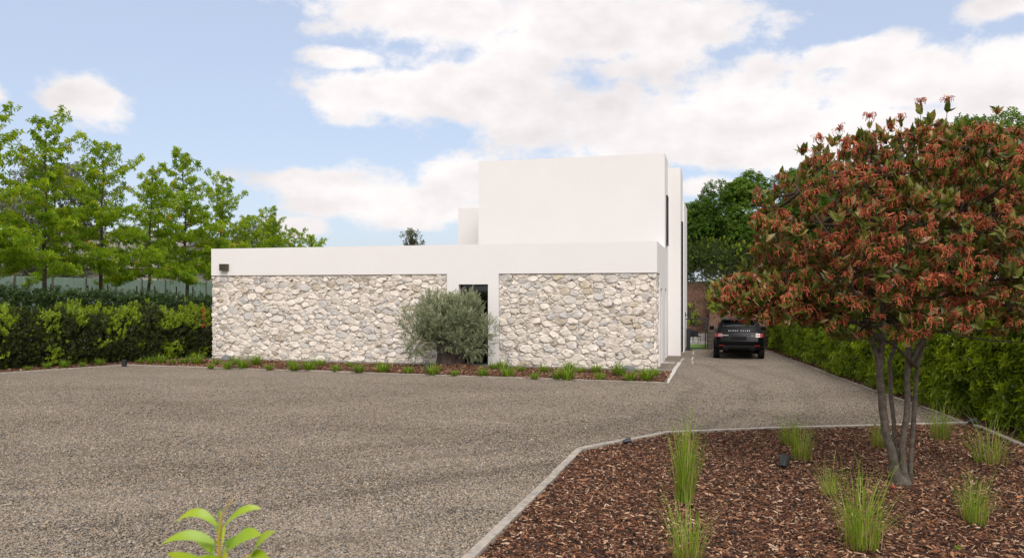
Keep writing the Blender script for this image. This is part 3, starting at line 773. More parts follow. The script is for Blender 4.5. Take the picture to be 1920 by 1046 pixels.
G_FLOWER = leaf_mat('withered_flower_heads', [(0.0, (0.20, 0.034, 0.020)), (0.4, (0.37, 0.072, 0.034)), (0.75, (0.53, 0.135, 0.058)), (1.0, (0.70, 0.28, 0.11))], 0.15, 0.6)
G_FRONT = leaf_mat('young_lime_leaves', [(0.0, (0.16, 0.30, 0.03)), (0.5, (0.30, 0.46, 0.03)), (0.8, (0.45, 0.50, 0.03)), (1.0, (0.55, 0.36, 0.05))], 0.35, 0.35)

# ------------------------------------------------------------------ hedges and shrubs
T_PITTO = [sprig(20 + i, 11, 0.16, 0.085, 0.034, 80, 30, 0.15, 0.10) for i in range(4)]
T_LAUREL = [sprig(30 + i, 10, 0.21, 0.125, 0.048, 90, 35, 0.3, 0.13) for i in range(4)]
T_DARK = [sprig(40 + i, 9, 0.14, 0.085, 0.050, 85, 45, 0.2, 0.12) for i in range(3)]
def hedge_arrays(path, hts, thick, n_of, temps, seed, bumpy, tint_fn, inner=0.35, scale=1.0):
    r = np.random.default_rng(seed); PP, DD, TT = [], [], []
    for (a, b, h0, h1, n) in [(path[i], path[i + 1], hts[i], hts[i + 1], n_of[i]) for i in range(len(path) - 1)]:
        a = np.array(a); b = np.array(b); d = (b - a) / np.linalg.norm(b - a); nx = np.array([-d[1], d[0]])
        t = r.random(n); base = a[None] + (b - a)[None] * t[:, None]; h = h0 + (h1 - h0) * t
        s = r.random(n) * (2 * 1.0 + 0.9)                           # up one face, over the top, down the other
        face = np.where(s < 1.0, 0, np.where(s < 1.9, 1, 2))
        yy = np.where(face == 0, -1.0, np.where(face == 1, (s - 1.45) / 0.45, 1.0)); zz = np.where(face == 0, s, np.where(face == 1, 1.0, 2.9 - s))
        rr = np.where(r.random(n) < inner, r.uniform(0.45, 0.9, n), 1.0 + r.normal(0, 0.05, n))
        # rounded shoulders
        rnd_ = np.clip((zz - 0.75) / 0.25, 0, 1); sh = 1 - 0.22 * (rnd_ * (face != 1)) ** 2
        off = yy * thick / 2 * sh * rr
        P = np.zeros((n, 3)); P[:, :2] = base + nx[None] * off[:, None]; P[:, 2] = 0.06 + (h - 0.06) * zz * np.where(face == 1, rr * (1 - 0.10 * np.abs(yy) ** 3), 1.0)
        N_ = np.zeros((n, 3)); N_[:, :2] = nx[None] * (yy * (1 - (face == 1) * 0.6))[:, None]; N_[:, 2] = np.where(face == 1, 1.0, 0.35 + 0.5 * zz)
        N_ /= np.linalg.norm(N_, axis=1, keepdims=True)
        P += N_ * ((wob(P, 1.3, seed) + 0.7 * wob(P, 3.1, seed + 2.0)) * bumpy)[:, None]
        P[:, 2] = np.maximum(0.05, P[:, 2])
        D = N_ + r.normal(0, 0.45, (n, 3)); PP.append(P); DD.append(D); TT.append(tint_fn(r, zz, rr, P))
    P = np.concatenate(PP); D = np.concatenate(DD); tt = np.concatenate(TT)
    return scatter(temps, P, D, r.uniform(0.75, 1.2, len(P)) * scale, tt, seed)
def hedge(name, label, path, hts, thick, n_of, temps, mat, seed, bumpy, tint_fn, scale=1.0, inner=0.35):
    root = empty(name, (0, 0, 0)); tag(root, label, 'hedge')
    V, T, t = hedge_arrays(path, hts, thick, n_of, temps, seed, bumpy, tint_fn, inner, scale)
    obj('foliage', np_mesh('foliage', V, T, mat, tint=t), root)
    b = MB(); r = random.Random(seed)
    for a, c in zip(path[:-1], path[1:]):
        n = int(math.dist(a, c) / 0.55)
        for i in range(n):
            x = a[0] + (c[0] - a[0]) * (i + 0.5) / n + r.uniform(-.1, .1); y = a[1] + (c[1] - a[1]) * (i + 0.5) / n + r.uniform(-.1, .1)
            for k in range(3): b.tube([(x, y, -0.02), (x + r.uniform(-.15, .15), y + r.uniform(-.15, .15), 0.6), (x + r.uniform(-.3, .3), y + r.uniform(-.3, .3), hts[0] * 0.85)], [0.022, 0.016, 0.006], 5)
    b.build('stems', TWIG, root)
    return root
def tint_laurel(r, zz, rr, P):
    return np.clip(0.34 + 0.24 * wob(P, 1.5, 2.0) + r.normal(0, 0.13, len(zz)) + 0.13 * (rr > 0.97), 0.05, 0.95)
hedge('hedge', 'bright green leafy hedge running along the right side of the driveway', [(12.75, 35.0), (11.1, 24.0), (10.35, 17.0), (9.85, 11.0)],
      [1.75, 1.85, 2.2, 2.25], 1.5, [3600, 4600, 5200], T_LAUREL, G_RIGHT, 51, 0.26, tint_laurel, 1.0)
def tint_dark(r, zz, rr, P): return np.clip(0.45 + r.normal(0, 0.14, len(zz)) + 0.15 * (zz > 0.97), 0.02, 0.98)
hedge('hedge', 'dark clipped hedge behind the shrubs, under the row of young oaks', [(-21.5, 25.6), (-18.9, 27.9), (-12.6, 33.4)], [2.62, 2.60, 2.26], 1.0, [1800, 6500], T_DARK, G_DARK, 52, 0.07, tint_dark, 1.0)

def shrub(seed, hgt, rad, n, temps, mat, fresh=0.5):
    """upright leafy bush, base at the origin"""
    r = np.random.default_rng(seed); u = unit(r, n); rr = np.where(r.random(n) < 0.3, r.uniform(0.4, 0.85, n), 1 + r.normal(0, 0.06, n))
    q = np.abs(u) ** 0.75 * np.sign(u); P = np.stack([q[:, 0] * rad, q[:, 1] * rad, q[:, 2] * hgt * 0.5], 1) * rr[:, None]
    P[:, 2] += hgt * 0.52
    P += u * (wob(P, 2.0, seed) * 0.10)[:, None]
    top = P[:, 2] / hgt; P[:, 2] += (top > 0.8) * np.maximum(0, wob(P, 4.0, seed * 1.7)) * 0.28
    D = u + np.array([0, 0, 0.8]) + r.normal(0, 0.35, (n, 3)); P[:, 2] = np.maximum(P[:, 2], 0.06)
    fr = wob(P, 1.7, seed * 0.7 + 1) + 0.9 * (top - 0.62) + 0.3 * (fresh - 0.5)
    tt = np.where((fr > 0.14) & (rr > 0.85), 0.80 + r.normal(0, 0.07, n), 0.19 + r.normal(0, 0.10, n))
    return scatter(temps, P, D, r.uniform(0.8, 1.2, n), tt, seed)
A_, B_ = np.array([-19.85, 23.7]), np.array([-12.95, 30.8])
NS = 12
for i in range(NS):
    p = A_ + (B_ - A_) * (i / (NS - 1)); h = 1.86 + 0.10 * math.sin(i * 2.3); k = i
    root = empty('hedge_shrub', (p[0], p[1], 0), i * 1.1)
    tag(root, 'green shrub with lime tips in the left hedge, %s counting left from the stone wall' % ORD[NS - 1 - i], 'shrub', 'shrubs of the left hedge')
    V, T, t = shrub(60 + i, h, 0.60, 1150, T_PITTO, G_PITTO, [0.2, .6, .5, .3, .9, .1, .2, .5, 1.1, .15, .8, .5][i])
    obj('foliage', np_mesh('foliage', V, T, G_PITTO, tint=t), root)
    b = MB(); rr_ = random.Random(i)
    for k in range(4): b.tube([(rr_.uniform(-.05, .05), rr_.uniform(-.05, .05), -0.02), (rr_.uniform(-.2, .2), rr_.uniform(-.2, .2), 0.7), (rr_.uniform(-.35, .35), rr_.uniform(-.35, .35), 1.5)], [0.025, 0.018, 0.006], 6)
    b.build('stem', TWIG, root)

# ------------------------------------------------------------------ young oaks in a row
T_OAK = [sprig(70 + i, 7, 0.09, 0.155, 0.062, 100, 55, 0.35, 0.13) for i in range(5)]
def oak(seed, hgt=9.4, Lmax=2.35):
    r = np.random.default_rng(seed); wood = MB(); P, D, S = [], [], []
    lean = r.normal(0, 0.3, 2)
    def trunk_at(z): k = z / hgt; return np.array([lean[0] * k * k + 0.05 * math.sin(z * 1.7 + seed), lean[1] * k * k + 0.05 * math.cos(z * 1.3), z])
    zs = np.linspace(0, hgt * 0.98, 14); wood.tube([tuple(trunk_at(z)) for z in zs], [max(0.010, 0.105 * (1 - z / hgt) ** 0.9 + 0.008) for z in zs], 8)
    nb = 44; z0 = 3.6
    for i in range(nb):
        k = min(max((i + r.uniform(-0.45, 0.45)) / nb, 0), 0.97); z = z0 + (hgt - z0) * k; az = i * 2.4 + r.normal(0, 0.4)
        L = (Lmax * (1 - k) ** 1.05 + 0.26) * r.uniform(0.45, 1.3) * (1.7 if k > 0.62 and r.random() < 0.4 else 1)
        rise = -0.04 + 0.62 * k + r.normal(0, 0.12); b0 = trunk_at(z); d = np.array([math.cos(az), math.sin(az)]); sd = np.array([-d[1], d[0]]); pts = []
        for s in np.linspace(0, 1, 6):
            bend = rise * s + (0.10 + 0.3 * k) * s * s - 0.24 * (1 - k) * s ** 3
            pts.append(b0 + np.array([d[0] * L * s + r.normal(0, 0.025), d[1] * L * s + r.normal(0, 0.025), L * bend + r.normal(0, 0.02)]))
        wood.tube([tuple(q) for q in pts], [0.030 * (1 - k * 0.6), 0.024 * (1 - k * .6), 0.018 * (1 - k * .6), 0.012, 0.008, 0.003], 5, False)
        def at(s):
            q = s * 5; j = min(4, int(q)); return pts[j] + (pts[j + 1] - pts[j]) * (q - j)
        nt = int((4.5 + 5.5 * L) * (1 - 0.28 * k)); sg = 1
        for t in range(nt):                                # side twigs in a flat spray, leaves along each
            s = 0.16 + 0.84 * (t + r.uniform(0, .6)) / nt; s = min(s, 1.0); sg = -sg; l2 = L * r.uniform(0.18, 0.42) * (1.15 - s * 0.75) + 0.12
            c = at(s); tv = np.array([*(d * 0.75 + sd * sg * r.uniform(0.5, 1.0)), r.normal(0.04, 0.26)]); m = max(2, int(l2 / 0.10))
            for w in range(m):
                P.append(c + tv * l2 * (w + 0.6) / m + r.normal(0, 0.055, 3)); D.append(tv + np.array([0, 0, 0.10 + 0.5 * k]) + r.normal(0, 0.25, 3)); S.append(r.uniform(0.75, 1.2))
        for s in (0.86, 0.94, 1.0): P.append(at(s)); D.append(pts[-1] - pts[-2] + r.normal(0, 0.05, 3)); S.append(1.0)
    for z in np.linspace(hgt * 0.70, hgt, 22): P.append(trunk_at(min(z, hgt)) + r.normal(0, 0.05, 3)); D.append(r.normal(0, 0.5, 3) + np.array([0, 0, 1])); S.append(0.8)
    P = np.array(P); D = np.array(D)
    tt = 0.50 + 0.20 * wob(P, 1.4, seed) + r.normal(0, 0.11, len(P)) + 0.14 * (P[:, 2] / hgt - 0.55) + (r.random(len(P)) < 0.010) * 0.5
    V, T, t = scatter(T_OAK, P, D, np.array(S), tt, seed)
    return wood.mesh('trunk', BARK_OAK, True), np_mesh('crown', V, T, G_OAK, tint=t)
oak_kinds = [oak(3), oak(14), oak(25), oak(36), oak(47)]
# row runs away from the viewer: position, height, kind, turn
OAKS = [(-20.06, 28.3, 9.7, 1, 2.0), (-19.65, 32.0, 9.6, 0, 0.0), (-19.24, 35.7, 9.5, 2, 1.0), (-18.83, 39.5, 8.9, 3, 4.2), (-18.42, 43.2, 10.5, 4, 0.4), (-18.0, 46.9, 9.7, 0, 2.6),
        (-17.6, 50.6, 7.6, 2, 3.1), (-17.2, 54.4, 8.6, 3, 5.0), (-16.8, 58.1, 7.4, 1, 1.5), (-16.4, 61.8, 7.2, 2, 0.2), (-15.9, 65.5, 6.9, 0, 4.0)]
for i, (x, y, h, k, rz) in enumerate(OAKS):
    root = empty('oak_tree', (x, y, 0), rz); s = h / 9.4; root.scale = (s * 1.0, s * 1.0, s)
    tag(root, 'young yellow-green oak with slim trunk, %s from the left in the row' % ORD[i], 'tree', 'young oaks in a row behind the left hedge')
    obj('trunk', oak_kinds[k][0], root); obj('crown', oak_kinds[k][1], root)
    if 0 < i < 5:
        for j, dx in enumerate((-0.28, 0.25)):
            st = MB().tube([(0, 0, -0.05), (dx * 0.15, 0.02, 2.95)], 0.035, 8).build('tree_stake', SLEEPER, None, loc=(x + dx * 1.6, y - 0.25, 0))
            tag(st, 'dark timber stake to the %s of the %s young oak from the left' % (('left', 'right')[j], ORD[i]), 'stake', 'timber stakes beside the young oaks')

# pale green screen fence behind the oaks, neighbours' house, street lamp
fence = empty('screen_fence', (0, 0, 0)); tag(fence, 'tall pale green translucent screen fence behind the young oaks', 'fence')
fx = lambda y: -26.1 + 0.11 * y
ys = np.arange(27.0, 72.0, 2.4)
for a, c in zip(ys[:-1], ys[1:]):
    MB().obox((fx(a) , a + 0.06), (fx(c), c - 0.06), 0.02, 0.25, 3.35).build('panel', FROSTED, fence)
    MB().obox((fx(a) - 0.05, a), (fx(a) + 0.05, a), 0.10, -0.05, 3.42).build('post', CONC_DK, fence)
    MB().obox((fx(a), a + 0.06), (fx(c), c - 0.06), 0.05, 0.0, 0.24).build('base_board', CONC, fence)
nb = empty('neighbour_house', (-36, 62, 0), R(-18)); tag(nb, 'pale neighbouring house with grey pitched roof seen through the oaks', 'house')
MB().box(-9, 9, 0, 8, 0, 4.6).build('wall', CONC, nb)
b = MB(); b.v += [(-9.5, -0.6, 4.5), (9.5, -0.6, 4.5), (9.5, 8.6, 4.5), (-9.5, 8.6, 4.5), (-9.5, 4, 7.4), (9.5, 4, 7.4)]; b.f += [(0, 1, 5, 4), (2, 3, 4, 5), (1, 2, 5), (3, 0, 4), (3, 2, 1, 0)]
b.build('roof', CONC_DK, nb)
for x in (-6, -2, 2, 6):
    w = MB().box(x - 0.7, x + 0.7, -0.05, -0.01, 1.6, 3.2).build('window', BLACK, nb); MB().box(x - 0.6, x + 0.6, -0.06, -0.052, 1.7, 3.1).build('pane', LENS, w)
t = empty('street_lamp', (-23.2, 50.0, 0)); tag(t, 'slim dark street lamp rising between the oak crowns', 'street lamp')
MB().tube([(0, 0, -0.05), (0, 0, 8.4)], [0.07, 0.045], 8).build('pole', BLACK, t)
MB().box(-0.45, 0.25, -0.1, 0.1, 8.35, 8.47).build('lamp_head', BLACK, t, bevel=0.02)

# ------------------------------------------------------------------ big trees on and behind the bank
T_BROAD = [sprig(90 + i, 9, 0.20, 0.135, 0.075, 95, 45, 0.3, 0.12) for i in range(4)]
def broad(seed, hgt, rad, n, z0, mat=None, temps=None, sc=1.15):
    r = np.random.default_rng(seed); hc = (hgt - z0) / 2; zc = z0 + hc
    nl = 38; cen = unit(r, nl) * (r.uniform(0.35, 0.78, nl) ** 0.6)[:, None]; cen[:, 2] = cen[:, 2] * 0.95; lr = r.uniform(0.20, 0.36, nl)
    k = r.integers(0, nl, n); u = unit(r, n); u[:, 2] = np.where(u[:, 2] < -0.25, -u[:, 2], u[:, 2])
    rr = np.where(r.random(n) < 0.25, r.uniform(0.4, 0.9, n), 1 + r.normal(0, 0.06, n))
    Q = cen[k] + u * (lr[k] * rr)[:, None]; P = Q * np.array([rad, rad, hc]) ; P[:, 2] += zc
    P += u * (wob(P, 1.1, seed) * 0.25)[:, None]
    D = u + np.array([0, 0, 0.4]) + r.normal(0, 0.4, (n, 3))
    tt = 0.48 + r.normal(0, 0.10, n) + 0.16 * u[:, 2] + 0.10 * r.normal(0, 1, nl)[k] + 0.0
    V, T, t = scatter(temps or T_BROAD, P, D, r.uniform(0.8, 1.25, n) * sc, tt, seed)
    wood = MB(); wood.tube([(0, 0, -0.3), (0.05, 0, z0 * 0.8 + 0.6), (0.1, 0.1, zc)], [0.26, 0.20, 0.12], 8)
    for i in range(10):
        c = cen[i] * np.array([rad, rad, hc]) * 0.9; wood.tube([(0.08, 0.05, z0 + 0.3 + 0.1 * i), (c[0] * 0.5, c[1] * 0.5, zc + c[2] * 0.4 - 0.2), (c[0], c[1], zc + c[2])], [0.09, 0.06, 0.02], 6, False)
    return wood.mesh('trunk', BARK_OAK, True), np_mesh('crown', V, T, mat or G_BROAD, tint=t)
B1 = broad(5, 10, 3.6, 12500, -0.3); B2 = broad(6, 10, 3.4, 12500, -0.6)
BIG = [(15.6, 52, 2.9, 8.1, 0.98, 0, 0.3, 'round mid green tree on the bank behind the parked car'),
       (12.0, 54, 3.0, 6.3, 0.80, 1, 1.2, 'dark green tree on the bank beside the white side wall'),
       (22.2, 54, 3.0, 9.4, 1.15, 1, 2.0, 'tall green tree whose top shows left of the red tree crown'),
       (18.8, 47, 2.9, 6.0, 0.85, 0, 4.0, 'lower green tree on the bank behind the red tree'),
       (30.6, 50, 2.6, 12.2, 1.25, 1, 3.3, 'tall green tree whose top rises behind the red tree at the right'),
       (25.2, 48, 2.6, 7.2, 1.0, 0, 5.2, 'green tree hidden mostly behind the red tree crown'),
       (36.5, 47, 2.4, 9.5, 1.2, 0, 1.8, 'green tree at the right edge behind the red tree'),
       (10.5, 58, 3.2, 6.4, 0.7, 0, 3.0, 'far green tree just clear of the white side wall')]
for (x, y, z, h, s, k, rz, lab) in BIG:
    root = empty('broadleaf_tree', (x, y, z - 0.25), rz); root.scale = (s, s, h / 10.0); tag(root, lab, 'tree', 'trees on the bank')
    m = (B1, B2)[k]; obj('trunk', m[0], root); obj('crown', m[1], root)
B3 = broad(8, 10, 3.0, 2600, 2.0, G_GREY)
for (x, y, h, s, lab) in ((-24.5, 74, 9.5, 1.1, 'dull grey-green tree behind the last oaks of the row'), (-41, 68, 15.0, 1.5, 'tall grey-green tree behind the oaks at the left edge'), (-30.0, 80, 8.6, 1.3, 'distant grey-green tree between the oak crowns'), (-35.5, 57, 6.2, 1.15, 'low grey-green tree beyond the screen fence, left of the pale house'), (-29.5, 66, 6.6, 1.15, 'low grey-green tree beyond the screen fence, right of the pale house')):
    root = empty('distant_tree', (x, y, 0), x); root.scale = (s, s, h / 10); tag(root, lab, 'tree', 'distant grey-green trees'); obj('trunk', B3[0], root); obj('crown', B3[1], root)
m4 = broad(9, 6.30, 0.58, 170, 4.6, G_GREY, [sprig(95, 6, 0.14, 0.14, 0.07, 90, 45, 0.2, 0.1)], 1.0)
root = empty('small_tree', (-5.9, 45, 0)); tag(root, 'small grey-green treetop peeping over the white parapet', 'tree'); obj('trunk', m4[0], root); obj('crown', m4[1], root)

# mulched bank behind the drive
def bank_z(X, Y):
    right = 0.95 + (np.clip((Y - 35.2) / 10.5, 0, 1)) ** 0.9 * 2.35; left = 0.42 + (np.clip((Y - 41.3) / 5.5, 0, 1)) ** 0.8 * 2.9
    z = np.where(X > 9.0 + 0.28 * (Y - 35.05), right, left); return z + 0.05 * np.sin(X * 2.1) * np.sin(Y * 1.7) + np.clip((Y - 46) / 30, 0, 1) * 0.2
def grid_patch(x0, x1, y0, y1, nx, ny):
    xs = np.linspace(x0, x1, nx); yy = np.linspace(y0, y1, ny); X, Y = np.meshgrid(xs, yy); V = np.stack([X, Y, bank_z(X, Y)], 2).reshape(-1, 3)
    q = np.arange((nx - 1) * (ny - 1)); i, j = q // (nx - 1), q % (nx - 1); a = i * nx + j
    return V, np.concatenate([np.stack([a, a + 1, a + nx + 1], 1), np.stack([a, a + nx + 1, a + nx], 1)])
V1, T1 = grid_patch(0.0, 36.0, 35.2, 46.5, 60, 30); V1[:, 0] += 9.03 + 0.28 * (V1[:, 1] - 35.05); V1[:, 2] = bank_z(V1[:, 0], V1[:, 1])
V2, T2 = grid_patch(-8.0, 0.0, 41.3, 46.5, 16, 16); V2[:, 0] += 9.0 + 0.28 * (V2[:, 1] - 35.05); V2[:, 2] = bank_z(V2[:, 0] - 0.01, V2[:, 1])
tag(obj('bank', np_mesh('bank', np.concatenate([V1, V2]), np.concatenate([T1, T2 + len(V1)]), SOIL, smooth=True)), kind='structure')
V3, T3 = grid_patch(-4, 60, 46.5, 75, 50, 16)
tag(obj('bank_top', np_mesh('bank_top', V3, T3, FIELD, smooth=True)), kind='structure')
nbk = 34000; PB = np.stack([rng.uniform(8.0, 17.5, nbk), rng.uniform(35.3, 46.4, nbk), np.zeros(nbk)], 1)
PB = PB[(PB[:, 0] > 9.05 + 0.28 * (PB[:, 1] - 35.05)) | (PB[:, 1] > 41.4)]; PB[:, 2] = bank_z(PB[:, 0], PB[:, 1]) + 0.02 * rng.random(len(PB)); nbk = len(PB)
lnb = rng.uniform(0.025, 0.06, nbk)
scatter_gn('bark_mulch', PB, np.stack([rng.normal(0.25, 0.3, nbk), rng.normal(0, 0.3, nbk), rng.uniform(0, 6.28, nbk)], 1), np.stack([lnb, lnb * 0.3, np.full(nbk, 0.006)], 1), [chip(i + 80) for i in range(4)], CHIP_M, label='red-brown bark mulch covering the bank behind the car', cat='mulch')
BANK_SH = [(9.95, 42.5, 0.30, 'dark', 'small dark shrub on the bank above the gate, nearest the house'), (11.35, 43.0, 0.34, 'dark', 'small dark shrub on the bank above and right of the gate'),
           (12.1, 44.6, 0.45, 'dark', 'dark shrub high on the bank left of the red tree branch'), (9.95, 41.8, 0.2, 'lime', 'small lime shrub low on the bank over the gate'),
           (10.75, 40.6, 0.24, 'lime', 'small lime shrub halfway up the bank over the gate post'), (11.2, 40.9, 0.22, 'lime', 'small lime shrub halfway up the bank above the car'),
           (10.2, 38.6, 0.22, 'lime', 'small lime shrub on the bank just over the gate top'), (10.15, 37.6, 0.26, 'lime', 'lime shrub on the bank left of the car roof')]
for (x, y, s, kd, lab) in BANK_SH:
    root = empty('bank_shrub', (x, y, float(bank_z(np.array(x), np.array(y))) - 0.02)); tag(root, lab, 'shrub', 'small shrubs on the bank')
    V, T, t = shrub(int(x * 37), s * 1.9, s, 70, T_PITTO, G_PITTO, 0.0 if kd == 'dark' else 6.0)
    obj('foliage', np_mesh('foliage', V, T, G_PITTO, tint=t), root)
for i in range(14):
    x = 9.6 + i * 1.15 + rng.uniform(-.2, .2); y = 46.4 + rng.uniform(-.2, .6); s = rng.uniform(0.6, 1.25) + (0.55 if i < 5 else 0)
    root = empty('bank_shrub', (x, y, float(bank_z(np.array(x), np.array(y))) - 0.05)); tag(root, 'green shrub on the crest of the bank under the trees, %s from the house' % ORD[i], 'shrub', 'shrubs on the crest of the bank')
    V, T, t = shrub(700 + i, s * 1.7, s * 1.0, int(260 * s), T_PITTO, G_PITTO, float(rng.uniform(0.2, 2.0)) - (1.9 if i < 6 else 0.6))
    obj('foliage', np_mesh('foliage', V, T, G_PITTO, tint=t), root)

# ------------------------------------------------------------------ olive in front of the door
def olive():
    root = empty('olive_tree', (-2.15, 26.1, 0)); tag(root, 'grey-green olive tree with thick gnarled trunk in front of the door', 'tree')
    r = np.random.default_rng(77)
    def gnarl(pts, rad, n=14):
        m = MB(); m.tube(pts, rad, n, False); V = np.array(m.v)
        a = np.arctan2(V[:, 1] - np.mean(V[:, 1]), V[:, 0] - np.mean(V[:, 0])); k = 1 + 0.16 * np.sin(a * 4 + V[:, 2] * 4) + 0.09 * np.sin(a * 9 - V[:, 2] * 7)
        c = np.array([np.mean(V[:, 0]), np.mean(V[:, 1])]); V[:, :2] = c + (V[:, :2] - c) * k[:, None]; m.v = [tuple(v) for v in V]; return m
    w = gnarl([(0.0, 0, -0.05), (-0.02, 0, 0.2), (-0.05, 0.02, 0.5), (-0.18, 0.0, 0.85), (-0.4, 0, 1.25)], [0.50, 0.40, 0.34, 0.26, 0.14], 18)
    w2 = gnarl([(0.28, 0.02, -0.05), (0.33, 0.0, 0.3), (0.36, 0.02, 0.65), (0.5, 0.05, 1.1)], [0.26, 0.20, 0.16, 0.10], 12)
    off = len(w.v); w.v += w2.v; w.f += [tuple(i + off for i in q) for q in w2.f]
    w.build('trunk', BARK_OLIVE, root, smooth=True)
    cen = []; 
    for i in range(30):
        u = unit(r, 1)[0]; q = r.uniform(0.35, 0.8); cen.append((u[0] * 1.40 * q, u[1] * 1.0 * q - 0.1, 1.56 + u[2] * 0.86 * q))
    cen += [(-1.15, 0, 1.0), (-1.0, -0.3, 0.75), (1.0, -0.2, 0.85), (0.75, -0.35, 0.65), (1.25, -0.1, 1.35), (-1.25, -0.1, 1.55), (0.3, -0.6, 1.0), (0.1, 0, 2.12), (-0.5, 0, 2.2), (0.7, 0, 1.95)]
    cen = np.array(cen); n = 5400; k = r.integers(0, len(cen), n); u = unit(r, n); lr = r.uniform(0.26, 0.44, len(cen))
    P = cen[k] + u * (lr[k] * np.where(r.random(n) < .3, r.uniform(.3, .9, n), 1 + r.normal(0, .1, n)))[:, None]
    P[:, 1] = np.minimum(P[:, 1], 0.95); P[:, 2] = np.maximum(P[:, 2], 0.42)
    P[:, 2] += 0.05
    D = u * 0.8 + np.array([0, 0, 0.9]) + r.normal(0, 0.4, (n, 3)) - (P[:, 2:3] < 0.9) * np.array([[0, 0, 0.9]])
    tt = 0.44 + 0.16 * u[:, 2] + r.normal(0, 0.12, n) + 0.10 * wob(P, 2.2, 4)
    T_OL = [sprig(110 + i, 11, 0.21, 0.075, 0.021, 60, 22, 0.1, 0.16) for i in range(4)]
    V, T, t = scatter(T_OL, P, D, r.uniform(0.8, 1.25, n), tt, 78)
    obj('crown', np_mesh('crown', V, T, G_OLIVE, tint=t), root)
    b = MB()
    for i in range(0, len(cen), 2):
        c = cen[i]; s = (-0.3, 0, 1.0) if c[0] < 0.1 else (0.45, 0.03, 0.95); b.tube([s, ((s[0] + c[0]) / 2, c[1] * .4, (s[2] + c[2]) / 2 + 0.05), tuple(c)], [0.06, 0.04, 0.012], 6, False)
    b.build('branches', BARK_OLIVE, root, smooth=True)
    # mound of mulch at its foot
    rr = np.linspace(0, 1, 7); V = [(0, 0, 0.16)]; T = []
    for q in rr[1:]:
        for a in range(20): t_ = 2 * math.pi * a / 20; V.append((1.5 * q * math.cos(t_), 0.75 * q * math.sin(t_) - 0.1, 0.17 * (1 - q * q) ** 1.0 - 0.004))
    for a in range(20): T.append((0, 1 + a, 1 + (a + 1) % 20))
    for i in range(5):
        for a in range(20): p, q2 = 1 + i * 20 + a, 1 + i * 20 + (a + 1) % 20; T += [(p, p + 20, q2 + 20), (p, q2 + 20, q2)]
    mo = obj('mulch_mound', np_mesh('mulch_mound', V, T, SOIL, smooth=True), None, (-2.1, 26.0, 0.004)); tag(mo, kind='structure')
    n = 5000; a = r.uniform(0, 6.28, n); q = np.sqrt(r.random(n)); PM = np.stack([-2.1 + 1.5 * q * np.cos(a), 25.9 + 0.75 * q * np.sin(a), 0.17 * (1 - q * q) + 0.015], 1)
    ln = r.uniform(0.04, 0.1, n)
    scatter_gn('bark_mulch', PM, np.stack([r.normal(0, .35, n), r.normal(0, .3, n), r.uniform(0, 6.28, n)], 1), np.stack([ln, ln * .3, np.full(n, .005)], 1), [chip(90 + i) for i in range(4)], CHIP_M, label='brown bark chips mounded round the olive trunk', cat='mulch')
olive()

# ------------------------------------------------------------------ red multi-stem tree in the front bed
def flower_head(seed, n=34, rich=True):
    """withered umbel: rays arching out and hanging, a small dry fruit at each end"""
    r = np.random.default_rng(seed); Vs, Ts, tt = [], [], []; off = 0
    for i in range(n):
        az = r.uniform(0, 6.283); out = r.uniform(0.02, 0.095); up = r.uniform(0.015, 0.085); dn = r.uniform(0.0, 0.06)
        d = np.array([math.cos(az), math.sin(az), 0]); s = np.array([-math.sin(az), math.cos(az), 0])
        pts = [np.zeros(3), d * out * 0.55 + (0, 0, up), d * out + (0, 0, up - 0.25 * dn), d * out * 1.08 + (0, 0, up - dn)]
        w = [0.0030, 0.0034, 0.0042, 0.0034]; t0 = r.uniform(0.2, 0.95)
        for j, p in enumerate(pts):
            Vs += [p - s * w[j], p + s * w[j], p + d * w[j] * 1.2 + np.array([0, 0, w[j]])]
        for j in range(3):
            a = off + j * 3
            for (x, y) in ((0, 1), (1, 2), (2, 0)): Ts += [(a + x, a + y, a + 3 + y), (a + x, a + 3 + y, a + 3 + x)]; tt += [t0, t0]
        off += 12
        c = pts[-1]; q = r.uniform(0.005, 0.009)
        Vs += [c + (q, 0, 0), c + (-q, 0, 0), c + (0, q, 0), c + (0, -q, 0), c + (0, 0, q), c - (0, 0, q * 1.6)]
        for (x, y, z) in ((0, 2, 4), (2, 1, 4), (1, 3, 4), (3, 0, 4), (2, 0, 5), (1, 2, 5), (3, 1, 5), (0, 3, 5)): Ts.append((off + x, off + y, off + z)); tt.append(min(1, t0 + 0.05))
        off += 6
    return np.array(Vs), np.array(Ts), np.array(tt)
